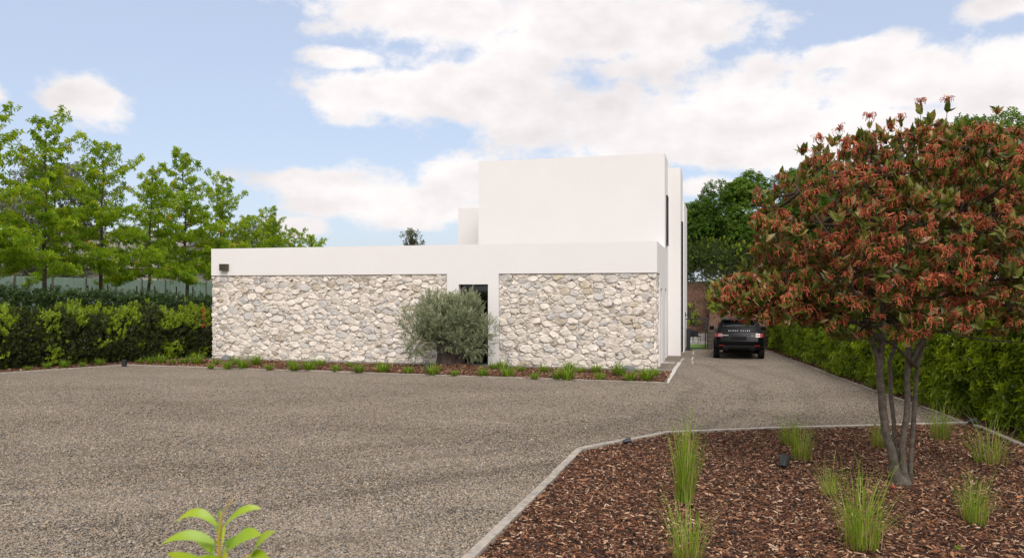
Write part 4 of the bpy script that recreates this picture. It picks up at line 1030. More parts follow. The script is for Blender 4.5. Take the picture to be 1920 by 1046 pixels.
def red_tree():
    root = empty('red_flowering_tree', (5.25, 10.3, 0)); tag(root, 'multi-stemmed tree crowned with rust red flower heads in the mulch bed', 'tree')
    r = np.random.default_rng(123); k = 10.3 / F
    def q(px, py, dy=0.0):
        Y = 10.3 + dy; return (round((px - CX) * Y / F - 5.25, 3), dy, round(H - (py - HY) * Y / F, 3))
    stems = [([q(1688, 916, -.03), q(1676, 870, -.04), q(1668, 838, -.05), q(1658, 790, -.06), q(1652, 746, -.07), q(1648, 680, -.08), q(1654, 640, -.1), q(1655, 560, -.15), q(1640, 450, -.2), q(1620, 330, -.3)], [.085, .062, .054, .050, .050, .048, .040, .032, .022, .009]),
             ([q(1650, 690, -.08), q(1640, 650, -.12), q(1624, 606, -.2), q(1590, 520, -.4), q(1540, 420, -.5), q(1500, 360, -.5)], [.034, .028, .024, .018, .012, .006]),
             ([q(1692, 912, .05), q(1684, 850, .10), q(1678, 839, .12), q(1671, 746, .16), q(1669, 676, .17), q(1678, 645, .2), q(1690, 605, .2), q(1702, 500, .25), q(1700, 380, .35), q(1690, 270, .45)], [.05, .032, .030, .028, .028, .025, .023, .019, .014, .008]),
             ([q(1697, 914, -.02), q(1692, 860, -.05), q(1692, 838, -.06), q(1699, 780, -.07), q(1702, 746, -.06), q(1703, 676, -.05), q(1706, 640, 0), q(1704, 588, .05), q(1722, 430, -.2), q(1760, 230, -.3)], [.06, .044, .042, .040, .038, .036, .030, .024, .016, .007]),
             ([q(1704, 690, -.05), q(1720, 655, -.08), q(1742, 618, -.1), q(1775, 520, -.15), q(1800, 400, -.1), q(1825, 270, 0)], [.030, .027, .024, .019, .013, .006]),
             ([q(1706, 912, .04), q(1709, 838, .1), q(1716, 746, .13), q(1720, 676, .12), q(1735, 630, .13), q(1754, 597, .15), q(1800, 530, .3), q(1870, 440, .5), q(1950, 330, .6)], [.036, .030, .029, .028, .025, .022, .018, .013, .006])]
    for p, rad in stems:
        P2, R2 = [], []
        for i in range(len(p) - 1):
            for s in (0, .5):
                P2.append(tuple(np.array(p[i]) * (1 - s) + np.array(p[i + 1]) * s + r.normal(0, .006, 3))); R2.append((rad[i] * (1 - s) + rad[i + 1] * s) * r.uniform(.94, 1.1))
        P2.append(p[-1]); R2.append(rad[-1])
        MB().tube(P2, R2, 10).build('stem', BARK, root, smooth=True)
    MB().tube([(-.02, 0, -0.06), (0.01, 0, 0.06), (0.02, 0.01, 0.16)], [.17, .125, .08], 14).build('root_flare', BARK, root, smooth=True)
    # crown: lobes of flowering shoots
    C = np.array([0.36, 0.0, 3.20]); RAD = np.array([2.18, 1.6, 1.56])
    n = 1750; u = unit(r, n * 3); P = C + u * RAD * (1 + 0.10 * wob(u * 3.1, 1.0, 3.0))[:, None] * np.where(r.random(n * 3) < 0.42, r.uniform(0.45, 0.9, n * 3), 1 + r.normal(0, 0.05, n * 3))[:, None]
    P = P[(P[:, 2] > 2.10 + 0.12 * np.sin(P[:, 0] * 3) + 0.10 * np.abs(P[:, 0] - 0.4) * 0)][:n]
    low = np.array([-1.75, -0.1, 2.52]) + unit(r, 210) * np.array([0.78, 0.7, 0.36]) * (r.uniform(0.4, 1.05, 210))[:, None]
    low2 = np.array([-2.28, -0.15, 2.56]) + unit(r, 45) * np.array([0.28, 0.3, 0.24]) * (r.uniform(0.3, 1.05, 45))[:, None]
    P = np.concatenate([P, low, low2]); n = len(P)
    out = (P - C) / RAD; ou = out / np.linalg.norm(out, axis=1, keepdims=True)
    # leading shoots above the crown
    tops = np.array([q(1727, 192, -.3), q(1776, 190, -.25), q(1630, 222, -.5), q(1575, 245, -.5), q(1538, 262, -.4), q(1690, 222, -.4)])
    P = np.concatenate([P, tops]); ou = np.concatenate([ou, np.tile([[0, -0.3, 1.0]], (len(tops), 1))]); n = len(P)
    # twigs from the stems out to the shoots
    tw = MB(); lowb = [q(1720, 690, -.1), q(1680, 650, -.22), q(1620, 612, -.3), q(1560, 585, -.3), q(1470, 565, -.25), q(1380, 556, -.2)]
    nodes = np.array([pt for p, _ in stems for pt in p[-4:]] + lowb[2:] + lowb[3:])
    for e in tops: tw.tube([tuple(e + np.array([r.normal(0, .04), 0.1, -0.5])), tuple(e + np.array([0.01, 0.03, -0.25])), tuple(e)], [0.006, 0.0045, 0.003], 5, False)
    for i in range(0, n - 6, 5):
        d = np.linalg.norm((nodes - P[i]) * np.array([1, 1, .8]) + np.array([0, 0, 0.25]), axis=1); a = nodes[np.argmin(d)]; e = P[i]; m = (a + e) / 2 + np.array([0, 0, -0.08]) + r.normal(0, .06, 3)
        tw.tube([tuple(a), tuple(m), tuple(e - (0, 0, .02))], [0.016, 0.010, 0.004], 5, False)
    tw.tube(lowb, [.022, .022, .020, .016, .011, .005], 7, False)
    tw.build('twigs', TWIG, root, smooth=True)
    heads = [flower_head(300 + i) for i in range(7)]; thin = [flower_head(320 + i, 20) for i in range(5)]
    head_me = [np_mesh('flower_head', V, T, G_FLOWER, tint=t) for V, T, t in heads]
    vis = -ou[:, 1] * 1.0 + 0.35 * ou[:, 2] - 0.4 * (P[:, 0] > 1.9); has = (r.random(n) < np.where(P[:, 2] > 2.2, 0.82, 0.6)) & ((np.linalg.norm(out, axis=1) > 0.62 if len(out) == n else np.ones(n, bool)))
    has[-6:] = True
    order = np.argsort(-np.where(has, vis, -9)); big = set(order[:300].tolist()) | set(range(n - 6, n))
    up = np.stack([ou[:, 0] * 0.35, ou[:, 1] * 0.35, np.full(n, 1.0)], 1) + r.normal(0, 0.22, (n, 3)); sc = r.uniform(0.65, 1.4, n)
    Rm = rot_to(up, r.uniform(0, 6.28, n))
    for i in sorted(big):
        o = obj('flower_head', head_me[i % 7], root); M4 = Matrix(Rm[i].tolist()).to_4x4(); o.matrix_local = Matrix.Translation(P[i].tolist()) @ M4 @ Matrix.Scale(float(sc[i]), 4)
    ids = np.array([i for i in range(n) if has[i] and i not in big])
    V, T, t = scatter(thin, P[ids], up[ids], sc[ids], r.normal(0, 0.12, len(ids)), 5)
    o = obj('flower_heads', np_mesh('flower_heads', V, T, G_FLOWER, tint=t), root); o['kind'] = 'stuff'
    # leaves: a whorl hanging under each head
    L1, L2 = [], []; lv = [leaf_geo(0.165, 0.078, f, d, True) for f, d in ((.3, .15), (.15, .3), (.5, .05), (.25, .45))]
    lp, ld, lt = [], [], []
    for i in range(n):
        m = 3 if i >= n - 6 else r.integers(6, 10) if has[i] else r.integers(7, 12)
        for _ in range(m):
            az = r.uniform(0, 6.28); dn = r.uniform(0.1, 2.6); lp.append(P[i] + (0.02 * math.cos(az), 0.02 * math.sin(az), -r.uniform(0.0, 0.07) - (0.10 if i >= n - 6 else 0)))
            ld.append((math.cos(az), math.sin(az), -dn)); g_ = r.random(); lt.append(r.uniform(0.05, 0.55) if g_ < .68 else r.uniform(.5, .78) if g_ < .88 else r.uniform(.78, 1.0))
    lp, ld, lt = np.array(lp), np.array(ld), np.array(lt); ls = r.uniform(0.7, 1.15, len(lp))
    Y90 = np.array([(0, 0, -1.0), (0, 1, 0), (1, 0, 0)])                          # leaf axis x -> z
    tl = [(V @ Y90, T, np.zeros(len(T))) for V, T in lv]
    score = -(lp[:, 1]) + 0.2 * (lp[:, 2] - 3) + r.normal(0, .3, len(lp)) - 9 * (lp[:, 0] > 1.9); order = np.argsort(-score); single = order[:300]; mass = order[300:]
    V, T, t = scatter(tl, lp[mass], ld[mass], ls[mass], lt[mass], 6)
    o = obj('foliage', np_mesh('foliage', V, T, G_RED, tint=t), root); o['kind'] = 'stuff'
    RmL = rot_to(ld[single], r.uniform(0, 6.28, 300)); kinds = {}
    for j, i in enumerate(single):
        key = (j % 4, int(lt[i] * 12))
        if key not in kinds: V, T, _ = tl[key[0]]; kinds[key] = np_mesh('leaf', V, T, G_RED, tint=np.full(len(T), (key[1] + .5) / 12))
        o = obj('leaf', kinds[key], root); o.matrix_local = Matrix.Translation(lp[i].tolist()) @ Matrix(RmL[j].tolist()).to_4x4() @ Matrix.Scale(float(ls[i]), 4)
red_tree()

# ------------------------------------------------------------------ grasses
def tuft(seed, n, hgt, spread, w, straw=0.0, arch=0.5, r0=0.04, shift=0.0):
    r = np.random.default_rng(seed); Vs, Ts, tt, mi = [], [], [], []; off = 0
    for i in range(n):
        dry = r.random() < straw; az = r.uniform(0, 6.283); d = np.array([math.cos(az), math.sin(az), 0]); s = np.array([-d[1], d[0], 0])
        h = hgt * (r.uniform(0.16, 0.48) if dry else r.uniform(0.35, 1.0) if r.random() < .93 else r.uniform(1.0, 1.3)); sp = spread * r.random() ** 0.8 * (0.45 if dry else 1); b = d * r0 * math.sqrt(r.random()) + s * r.normal(0, r0 * .4)
        ac = arch * r.uniform(0.3, 1.3); ww = w * r.uniform(0.7, 1.25)
        for t_, k in ((0, 1.0), (.38, .95), (.75, .65), (1, .03)):
            c = b + d * sp * (t_ ** (1.6)) + np.array([0, 0, h * (t_ - ac * 0.25 * t_ ** 3)]) + s * 0.02 * math.sin(i + t_ * 3) * t_
            Vs += [c - s * ww * k / 2, c + s * ww * k / 2]
        for j in range(3):
            a = off + j * 2; Ts += [(a, a + 1, a + 3), (a, a + 3, a + 2)]
        t0 = r.uniform(0, 1) if dry else max(0.0, (r.uniform(0.1, 0.8) if r.random() < .9 else r.uniform(.85, 1)) + shift); tt += [t0] * 6; mi += [1 if dry else 0] * 6; off += 8
    return np_mesh('grass_tuft', np.array(Vs), np.array(Ts), [G_GRASS, G_STRAW], mi, tt)
small = [tuft(200 + i, 140, 0.29, 0.28, 0.011, 0.06, 1.2, 0.07, -0.22) for i in range(5)]
row_f = [(395, 692), (425, 692), (455, 691), (505, 694), (552, 695), (580, 695), (630, 697), (673, 699), (718, 699), (765, 701), (812, 703), (852, 705), (905, 706), (952, 707), (1002, 711), (1045, 711), (1064, 712), (1124, 713), (1182, 715), (1212, 714)]
row_b = [(262, 682), (282, 682), (303, 682), (324, 683), (346, 683), (368, 683), (405, 684), (440, 684), (480, 685), (545, 687), (600, 688), (655, 688), (925, 694), (942, 695), (978, 697), (1020, 699), (1068, 698), (1090, 700), (1118, 700), (1160, 704), (1228, 705)]
row_l = [(87, 692), (120, 690), (155, 688), (187, 685), (52, 695)]
def place_tufts(row, fmt, grp, sc=1.0, warp=None):
    for i, (x, y) in enumerate(sorted(row)):
        g = gp(x, y); o = obj('grass_tuft', small[(i * 7 + len(row)) % 5], None, (g[0], g[1], 0.012), (0, 0, i * 1.7)); s = sc * (0.55 + 0.55 * ((i * 37) % 11) / 10); o.scale = (s, s, s)
        tag(o, fmt % ORD[i], 'grass tuft', grp)
place_tufts(row_f, 'green grass tuft in the front row before the stone wall, %s from the left', 'front row of grass tufts by the house', 1.7)
place_tufts(row_b, 'green grass tuft in the back row at the stone wall foot, %s from the left', 'back row of grass tufts by the house', 1.6)
place_tufts(row_l, 'small bright grass tuft below the left hedge, %s from the left', 'grass tufts below the left hedge', 1.35)
tall = [tuft(230, 250, 0.98, 0.24, 0.0058, 0.26, 0.5, 0.07), tuft(231, 230, 0.60, 0.26, 0.0052, 0.36, 0.6, 0.10), tuft(232, 250, 0.74, 0.38, 0.0052, 0.36, 0.8, 0.11), tuft(233, 120, 0.55, 0.34, 0.005, 0.4, 0.9, 0.10)]
TALL = [(1285, 945, 0, 1.30, 'tall bright green grass clump nearest the kerb, middle of the bed'), (1290, 1062, 2, 1.0, 'green grass clump cut by the bottom edge of the photo'),
        (1480, 838, 1, 1.05, 'grass clump near the far kerb, left of a close pair'), (1503, 865, 1, 1.2, 'grass clump near the far kerb, right of a close pair'),
        (1556, 932, 3, 0.95, 'short sparse grass clump between the black spotlight and the tree'), (1615, 1030, 2, 1.35, 'large spreading grass clump in front of the red tree stems'),
        (1648, 842, 1, 0.95, 'grass clump half hidden behind the red tree stems'), (1763, 826, 1, 1.3, 'grass clump with straw base by the far right kerb corner'),
        (1826, 985, 2, 0.95, 'grass clump with pale straw base right of the red tree'), (1856, 872, 3, 1.75, 'loose grass clump close to the right hedge')]
for i, (x, y, k, s, lab) in enumerate(TALL):
    g = gp(x, y); o = obj('tall_grass', tall[k], None, (g[0], g[1], 0.015), (0, 0, i * 2.1), (s, s, s)); tag(o, lab, 'grass clump', 'tall grass clumps in the front bed')

# ------------------------------------------------------------------ young plant close to the viewer
def near_plant():
    Y0 = 2.0; k = Y0 / F
    root = empty('leafy_plant', ((418 - CX) * k, Y0, 0)); tag(root, 'lime green leafy shoot tip at the bottom edge, close to the viewer', 'plant')
    def q(px, py, dy=0.0): return np.array([(px - 418) * k, dy, H - (py - HY) * k])
    LV = [((398, 979), (367, 938), (328, 980), .018, .55, 0), ((424, 981), (450, 945), (486, 957), .018, .5, .01), ((417, 962), (428, 945), (444, 929), .013, .95, -.01),
          ((390, 1013), (352, 983), (308, 1016), .020, .45, -.01), ((436, 1026), (462, 985), (499, 994), .030, .45, -.02), ((477, 1036), (488, 998), (539, 973), .028, .5, -.05),
          ((460, 1042), (500, 1018), (540, 1037), .028, .5, -.06), ((390, 1031), (372, 1018), (350, 1028), .018, .4, .03), ((358, 1050), (346, 1034), (332, 1022), .018, .55, -.03),
          ((421, 981), (430, 998), (428, 1022), .016, .8, -.03), ((410, 1046), (436, 1018), (455, 1043), .021, .78, -.05), ((414, 968), (406, 958), (411, 950), .012, .1, 0.005),
          ((400, 1012), (396, 1030), (402, 1046), .022, .15, -.03), ((416, 1032), (438, 1004), (466, 1014), .022, .35, .03), ((414, 1046), (388, 1030), (364, 1047), .022, .5, -.05), ((416, 1004), (402, 988), (384, 996), .016, .25, .03), ((470, 1052), (500, 1046), (522, 1062), .024, .5, -.06), ((425, 1012), (440, 1018), (445, 1024), .02, .1, .02), ((412, 1090), (370, 1060), (320, 1095), .03, .4, -.04), ((430, 1110), (480, 1080), (530, 1110), .03, .4, -.02), ((415, 1170), (360, 1150), (310, 1190), .03, .35, .04), ((425, 1200), (480, 1180), (530, 1220), .03, .35, .0)]
    for (a, m, b, w, tn, dy) in LV:
        A, Mm, B = q(a[0] * .55 + .45 * (416 if a[0] < 455 else 470), a[1] + 4, 0.0), q(*m, dy), q(*b, dy * 2); V, T = [], []; ns = 8
        for i in range(ns + 1):
            t = i / ns; c = A * (1 - t) ** 2 + 2 * Mm * t * (1 - t) + B * t * t; ww = w * (math.sin(math.pi * min(1, t * 0.96 + 0.04)) ** 0.7) * (1 - 0.35 * t) if i < ns else 0.0005
            side = np.array([0.16, 0.60, 0.78]); ww *= 1.65; V += [c - side * ww / 2 - np.array([0, 0.0, 0.0]), c - np.array([0, 0, 0.10 * ww]), c + side * ww / 2]
        for i in range(ns):
            o_ = i * 3; T += [(o_, o_ + 3, o_ + 4), (o_, o_ + 4, o_ + 1), (o_ + 1, o_ + 4, o_ + 5), (o_ + 1, o_ + 5, o_ + 2)]
        obj('leaf', np_mesh('leaf', V, T, G_FRONT, tint=np.clip(np.full(len(T), tn) + np.linspace(-.1, .15, len(T)), 0, 1), smooth=True), root)
    m = MB(); zc = float(q(418, 1046)[2])
    m.tube([(0.01, 0.02, -0.03), (0.02, 0.01, zc * 0.5), tuple(q(412, 1060)), tuple(q(410, 1010)), tuple(q(414, 975)), tuple(q(415, 958))], [.010, .008, .0045, .0036, .003, .0015], 8)
    m.tube([tuple(q(412, 1120)), tuple(q(440, 1075, -.03)), tuple(q(465, 1040, -.04)), tuple(q(480, 1028, -.045))], [.006, .005, .004, .002], 7)
    st = m.mesh('stem', G_FRONT, True); st.attributes.new('tint', 'FLOAT', 'FACE').data.foreach_set('value', [0.95] * len(st.polygons)); obj('stem', st, root)
near_plant()

# ------------------------------------------------------------------ parked car
PAINT = plain('black_car_paint', (0.004, 0.004, 0.005), 0.30, 0.0, var=0.1, spec=0.16, coat=0.0)
CARGLASS = plain('dark_car_glass', (0.008, 0.009, 0.010), 0.05, spec=0.7)
TRIM = plain('grey_plastic_trim', (0.032, 0.032, 0.034), 0.6, spec=0.25)
DARKTRIM = plain('black_plastic_trim', (0.006, 0.006, 0.006), 0.7, spec=0.12)
TYRE = plain('tyre_rubber', (0.010, 0.010, 0.010), 0.85, bmp=0.4, spec=0.2)
RIM = plain('wheel_alloy', (0.35, 0.35, 0.36), 0.35, 0.9)
REDLENS = plain('red_lens', (0.26, 0.008, 0.012), 0.15, coat=1.0)
PALELENS = plain('clear_tail_lens', (0.22, 0.17, 0.165), 0.35)
CHROME = plain('chrome_letters', (0.32, 0.32, 0.32), 0.35, 0.8)
def car():
    g = gp(1386, 674.5); root = empty('parked_car', (g[0], g[1], 0.0), -TH); tag(root, 'black compact luxury SUV parked on the gravel, rear end facing us', 'car')
    LV = [(.34, .80, .26, 4.10, .25), (.44, .90, .09, 4.28, .22), (.58, .945, .01, 4.35, .20), (.72, .955, .0, 4.36, .20), (.86, .955, .045, 4.32, .22), (.98, .94, .09, 4.22, .24), (1.05, .915, .12, 4.05, .26),
          (1.08, .88, .14, 3.15, .24), (1.26, .80, .26, 2.72, .24), (1.45, .70, .42, 2.15, .24), (1.53, .655, .40, 1.98, .24), (1.575, .60, .50, 1.85, .26)]
    NP = 56
    def ring(z):
        zs = [l[0] for l in LV]; w, yr, yf, rd = [float(np.interp(z, zs, [l[i] for l in LV])) for i in (1, 2, 3, 4)]
        pts = []; yc = (yr + yf) / 2; hy = (yf - yr) / 2; e = 5.0
        for k in range(NP):                                   # rounded rectangle, even steps round the outline; start at the rear centre
            t = k / NP; P = 2 * (2 * w + 2 * hy); s = t * P
            if s < w: x, y = s, -hy
            elif s < w + 2 * hy: x, y = w, -hy + (s - w)
            elif s < 3 * w + 2 * hy: x, y = w - (s - w - 2 * hy), hy
            elif s < 3 * w + 4 * hy: x, y = -w, hy - (s - 3 * w - 2 * hy)
            else: x, y = -w + (s - 3 * w - 4 * hy), -hy
            # bow the end and soften the corners
            n = (abs(x / w) ** e + abs(y / hy) ** (e * 2.2)) ** (1 / e)
            n = max(n, 1.0) ** 1.0
            x2, y2 = x / n, y / n ** 0.5
            y2 += 0.07 * (x / w) ** 2 if y < -hy * .98 else 0
            pts.append((x2, yc + y2))
        return pts
    V = []; 
    for l in LV: V += [(x, y, l[0]) for x, y in ring(l[0])]
    m = MB(); m.v = V; nl = len(LV)
    for i in range(nl - 1):
        for k in range(NP): k2 = (k + 1) % NP; m.f.append((i * NP + k, i * NP + k2, (i + 1) * NP + k2, (i + 1) * NP + k))
    c0 = len(m.v); m.v.append((0, 1.2, 1.605)); m.f += [((nl - 1) * NP + k, (nl - 1) * NP + (k + 1) % NP, c0) for k in range(NP)]
    m.f.append(tuple(reversed(range(NP))))
    m.build('body', PAINT, root, smooth=True)
    def rear_pt(x, z, off):
        zs = [l[0] for l in LV]; w, yr = [float(np.interp(z, zs, [l[i] for l in LV])) for i in (1, 2)]
        t = min(1.0, abs(x) / w); y = yr + 0.075 * t * t + max(0, t - 0.8) ** 2 * 3.0
        return (x, y - off, z)
    def patch(name, xs, zs, off, mat, parent=root, th=0.02):
        mm = MB(); nx = len(xs); nz = len(zs)
        for d in (off, off - th):
            for z in zs:
                for x in xs: mm.v.append(rear_pt(x if not callable(x) else x(z), z, d))
        for j in range(nz - 1):
            for i in range(nx - 1):
                a = j * nx + i; mm.f.append((a, a + 1, a + nx + 1, a + nx)); b_ = a + nx * nz; mm.f.append((b_ + 1, b_, b_ + nx, b_ + nx + 1))
        N2 = nx * nz
        for i in range(nx - 1): mm.f.append((i + 1, i, N2 + i, N2 + i + 1)); a = (nz - 1) * nx + i; mm.f.append((a, a + 1, N2 + a + 1, N2 + a))
        for j in range(nz - 1): a = j * nx; mm.f.append((a, a + nx, N2 + a + nx, N2 + a)); a = j * nx + nx - 1; mm.f.append((a + nx, a, N2 + a, N2 + a + nx))
        return mm.build(name, mat, parent, smooth=False)
    L5 = lambda a, b, n=7: list(np.linspace(a, b, n))
    gate = patch('tailgate', L5(-.70, .70, 11), [.64, .72, .86, .98, 1.05, 1.10, 1.24], 0.012, PAINT)
    patch('rear_window', L5(-.60, .60, 9), [1.27, 1.35, 1.44], 0.012, CARGLASS)
    MB().box(-.62, .62, .30, .62, 1.515, 1.55).build('roof_spoiler', PAINT, root, bevel=0.012)
    patch('number_plate', L5(-.28, .28), [.78, .86, .90], 0.03, DARKTRIM, gate)
    for sx in (-1, 1):
        tl = patch('tail_light', sorted([sx * .62, sx * .70, sx * .78, sx * .86, sx * .90]), [.88, .94, 1.02], 0.022, REDLENS)
        patch('lens', sorted([sx * .64, sx * .70, sx * .78]), [.905, .95, .995], 0.030, PALELENS, tl, 0.01)
        patch('reflector', sorted([sx * .56, sx * .66, sx * .76]), [.53, .555, .58], 0.035, REDLENS)
        mr = MB().box(sx * .95 - .10 + sx * .10, sx * .95 + .10 + sx * .10, 2.72, 2.90, 1.03, 1.20).build('mirror', PAINT, root, bevel=0.04)
        sw = MB(); sw.poly([(sx * .842, .62, 1.12), (sx * .842, 2.75, 1.12), (sx * .725, 2.15, 1.42), (sx * .735, .72, 1.42)]); sw.v = [(x + sx * 0.022, y, z) for x, y, z in sw.v]; sw.f = sw.f if sx < 0 else [tuple(reversed(f)) for f in sw.f]
        sw.build('side_window', CARGLASS, root)
        for wy in (.86, 3.46):
            wm = MB(); prof = [(-.115, .25), (-.12, .33), (-.10, .365), (.10, .365), (.12, .33), (.115, .25)]
            for (a, rr) in prof:
                for k in range(28): t = 2 * math.pi * k / 28; wm.v.append((a, rr * math.cos(t), rr * math.sin(t)))
            for i in range(5):
                for k in range(28): k2 = (k + 1) % 28; wm.f.append((i * 28 + k, i * 28 + k2, (i + 1) * 28 + k2, (i + 1) * 28 + k))
            wh = wm.build('wheel', TYRE, root, smooth=False, loc=(sx * .85, wy, .365))
            rm = MB(); rm.tube([(-.07, 0, 0), (.09, 0, 0)], .245, 24)
            for k in range(5):
                t = 2 * math.pi * k / 5; rm.tube([(sx * .10, 0, 0), (sx * .10, .22 * math.cos(t), .22 * math.sin(t))], [.04, .03], 6)
            rm.build('rim', RIM, wh)
            MB().box(sx * .5 if sx > 0 else -.965, .965 if sx > 0 else -.5, wy - .44, wy + .44, .42, .80).build('wheel_arch', DARKTRIM, root, bevel=0.06)
    bp = patch('rear_bumper', L5(-.60, .60, 9), [.36, .44, .52, .56], 0.030, TRIM)
    patch('diffuser', L5(-.40, .40, 7), [.355, .42, .485], 0.040, DARKTRIM, bp)
    for sx in (-1, 1): MB().tube([(sx * .48, -0.03, .40), (sx * .48, .12, .40)], .045, 14).build('exhaust_pipe', DARKTRIM, bp)
    MB().box(-.6, .6, .5, 4.0, .24, .36).build('underbody', DARKTRIM, root)
    def text(s, size, x, z, space, parent, bold=0.0):
        cu = bpy.data.curves.new('badge_lettering', 'FONT'); cu.body = s; cu.size = size; cu.space_character = space; cu.align_x = 'CENTER'; cu.extrude = 0.004; cu.offset = bold
        cu.materials.append(CHROME); o = bpy.data.objects.new('badge_lettering', cu); link(o, parent); p = rear_pt(0, z, 0.028); o.location = (x, p[1], z); o.rotation_euler = (R(68), 0, 0); return o
    text('RANGE ROVER', 0.066, 0, 1.10, 2.1, gate, 0.0)
    text('EVOQUE', 0.055, -.52, .93, 1.1, gate)
    bm = MB(); 
    for i in range(20): t = 2 * math.pi * i / 20; bm.v.append((.50 + .07 * math.cos(t), rear_pt(.5, .93, .032)[1], .93 + .035 * math.sin(t)))
    bm.f.append(tuple(range(20))); bm.build('oval_badge', CHROME, gate)
    return root
car()

# ------------------------------------------------------------------ gate, sleeper wall, garden furniture
gt = empty('garden_gate', (7.95, 35.1, 0)); tag(gt, 'black metal framed mesh gate between the house and the sleeper wall', 'gate')
fr = MB(); fr.box(0.0, .045, -.02, .02, .05, 1.42); fr.box(.93, .975, -.02, .02, .05, 1.42); fr.box(.045, .93, -.02, .02, 1.375, 1.42); fr.box(.045, .93, -.02, .02, .05, .095)
fr.build('gate_frame', BLACK, gt)
ms = MB()
for i in range(1, 22): x = .045 + .885 * i / 22; ms.box(x - .0012, x + .0012, -.0014, .0014, .095, 1.375)
for i in range(1, 26): z = .095 + 1.28 * i / 26; ms.box(.045, .93, -.0012, .0012, z - .0012, z + .0012)
o = ms.build('mesh_panel', BLACK, gt); o['kind'] = 'stuff'
MB().box(1.0, 1.07, -.04, .04, .9, 1.46).build('latch_post', BLACK, gt)
ps = empty('gate_post', (8.0, 34.6, 0)); tag(ps, 'short thick black post with square foot at the end of the white wall', 'post')
MB().box(-.075, .075, -.075, .075, 0.04, .95).build('shaft', BLACK, ps, bevel=0.008); MB().box(-.14, .14, -.14, .14, 0.0, .06).build('foot', BLACK, ps, bevel=0.006); MB().box(-.08, .08, -.08, .08, .951, .98).build('cap', BLACK, ps)
sw = empty('sleeper_wall', (9.0, 35.05, 0)); tag(sw, 'dark stacked timber sleeper retaining wall behind the car', 'retaining wall')
for i in range(5):
    x = 0.0 + (i % 2) * 0.0; xs = [0.0] + [(2.1 if i % 2 else 1.3) + 2.4 * j for j in range(3)] + [8.0]
    for a, c in zip(xs[:-1], xs[1:]): MB().box(a + .006, c - .006, rng.uniform(-.014, .012), .14, .006 + i * .19, .186 + i * .19).build('sleeper', SLEEPER, sw, bevel=0.008)
for i in range(5): MB().obox((.07 + rng.uniform(-.01, .01), .16), (1.78, 6.2), .13, .006 + i * .19, .186 + i * .19).build('sleeper', SLEEPER, sw, bevel=0.008)
for x in (.4, 1.9, 3.4, 4.9): MB().box(x, x + .1, -.13, -.02, -.05, 1.0).build('post', SLEEPER, sw, bevel=0.006)
pw = MB().box(6.0, 10.75, 41.2, 41.35, 0, .42).build('garden_wall', CONC_W); tag(pw, 'low pale wall at the foot of the bank seen through the gate', 'wall')
def chair(x, y, rz, lab):
    c = empty('garden_chair', (x, y, 0.012), rz); tag(c, lab, 'chair', 'garden chairs behind the gate')
    MB().box(-.24, .24, -.22, .24, .32, .36).build('seat', BLACK, c, bevel=0.012); MB().box(-.22, .22, .20, .24, .36, .66).build('backrest', BLACK, c, bevel=0.015)
    for sx in (-.2, .2):
        for sy in (-.18, .2): MB().tube([(sx * 1.1, sy * 1.1, 0), (sx, sy, .32)], [.012, .016], 7).build('leg', BLACK, c)
        MB().box(sx * 1.15 - .015, sx * 1.15 + .015, -.18, .22, .48, .50).build('armrest', BLACK, c)
chair(9.50, 39.5, 2.6, 'dark garden chair behind the gate, right of the pair'); chair(9.08, 39.3, 0.5, 'dark garden chair behind the gate, left of the pair')

# ------------------------------------------------------------------ spotlights, rocks, posts
def spot(x, y, aim, tilt, s, lab):
    g = gp(x, y); t = empty('garden_spotlight', (g[0], g[1], 0.02), aim); t.scale = (s, s, s); tag(t, lab, 'spotlight', 'black garden spotlights')
    MB().tube([(0, 0, -.06), (0, 0, .07)], .012, 8).build('spike', BLACK, t)
    c, sn = math.cos(tilt), math.sin(tilt); ax = Vector((0, -c, sn)); b0 = Vector((0, 0, .08))
    prof = [(-.07, .030), (-.06, .036), (0.0, .050), (.06, .062), (.075, .064)]
    MB().tube([tuple(b0 + ax * a) for a, _ in prof], [r_ for _, r_ in prof], 18).build('lamp_body', BLACK, t, smooth=False)
    MB().tube([tuple(b0 + ax * .0755), tuple(b0 + ax * .08)], .055, 18).build('lens', LENS, t)
    MB().box(-.068, .068, -.012, .012, .04, .05).build('bracket', BLACK, t)
    return t
spot(1470, 882, R(150), R(35), 1.25, 'black cone spotlight standing alone in the mulch left of the tree')
spot(1175, 837, R(100), R(5), 0.9, 'black spotlight lying against the kerb corner of the bed')
spot(1823, 800, R(60), R(15), 1.05, 'grey-black spotlight at the far right kerb corner')
spot(1627, 720, R(20), R(20), 1.2, 'small spotlight under the right hedge, the nearer of two')
spot(1540, 689, R(20), R(20), 1.2, 'small spotlight under the right hedge, the farther of two')
spot(802, 699, R(180), R(40), 1.9, 'black spotlight in the house bed left of the olive')
cb = MB(); g = gp(1175, 838); cb.tube([(g[0] + .02, g[1], .05), (g[0] + .25, g[1] + .08, .09), (g[0] + .45, g[1] - .05, .05), (g[0] + .7, g[1] - .18, .02)], .008, 6); tag(cb.build('power_cable', BLACK, smooth=True), 'thin black cable trailing from the kerb spotlight into the mulch', 'cable')
def rock(x, y, s, lab, seed):
    bm = bmesh.new(); bmesh.ops.create_icosphere(bm, subdivisions=3, radius=1); r = np.random.default_rng(seed); ph = r.uniform(0, 6, 3)
    for v in bm.verts: v.co *= 1 + 0.10 * math.sin(v.co.x * 2.3 + ph[0]) * math.sin(v.co.y * 2.9 + ph[1]) + 0.05 * math.sin(v.co.z * 6 + ph[2])
    me = bpy.data.meshes.new('boulder'); bm.to_mesh(me); bm.free(); me.materials.append(ROCK); me.polygons.foreach_set('use_smooth', [True] * len(me.polygons))
    o = obj('boulder', me, None, (x, y, s[2] * 0.55), (0, 0, seed), s); tag(o, lab, 'boulder')
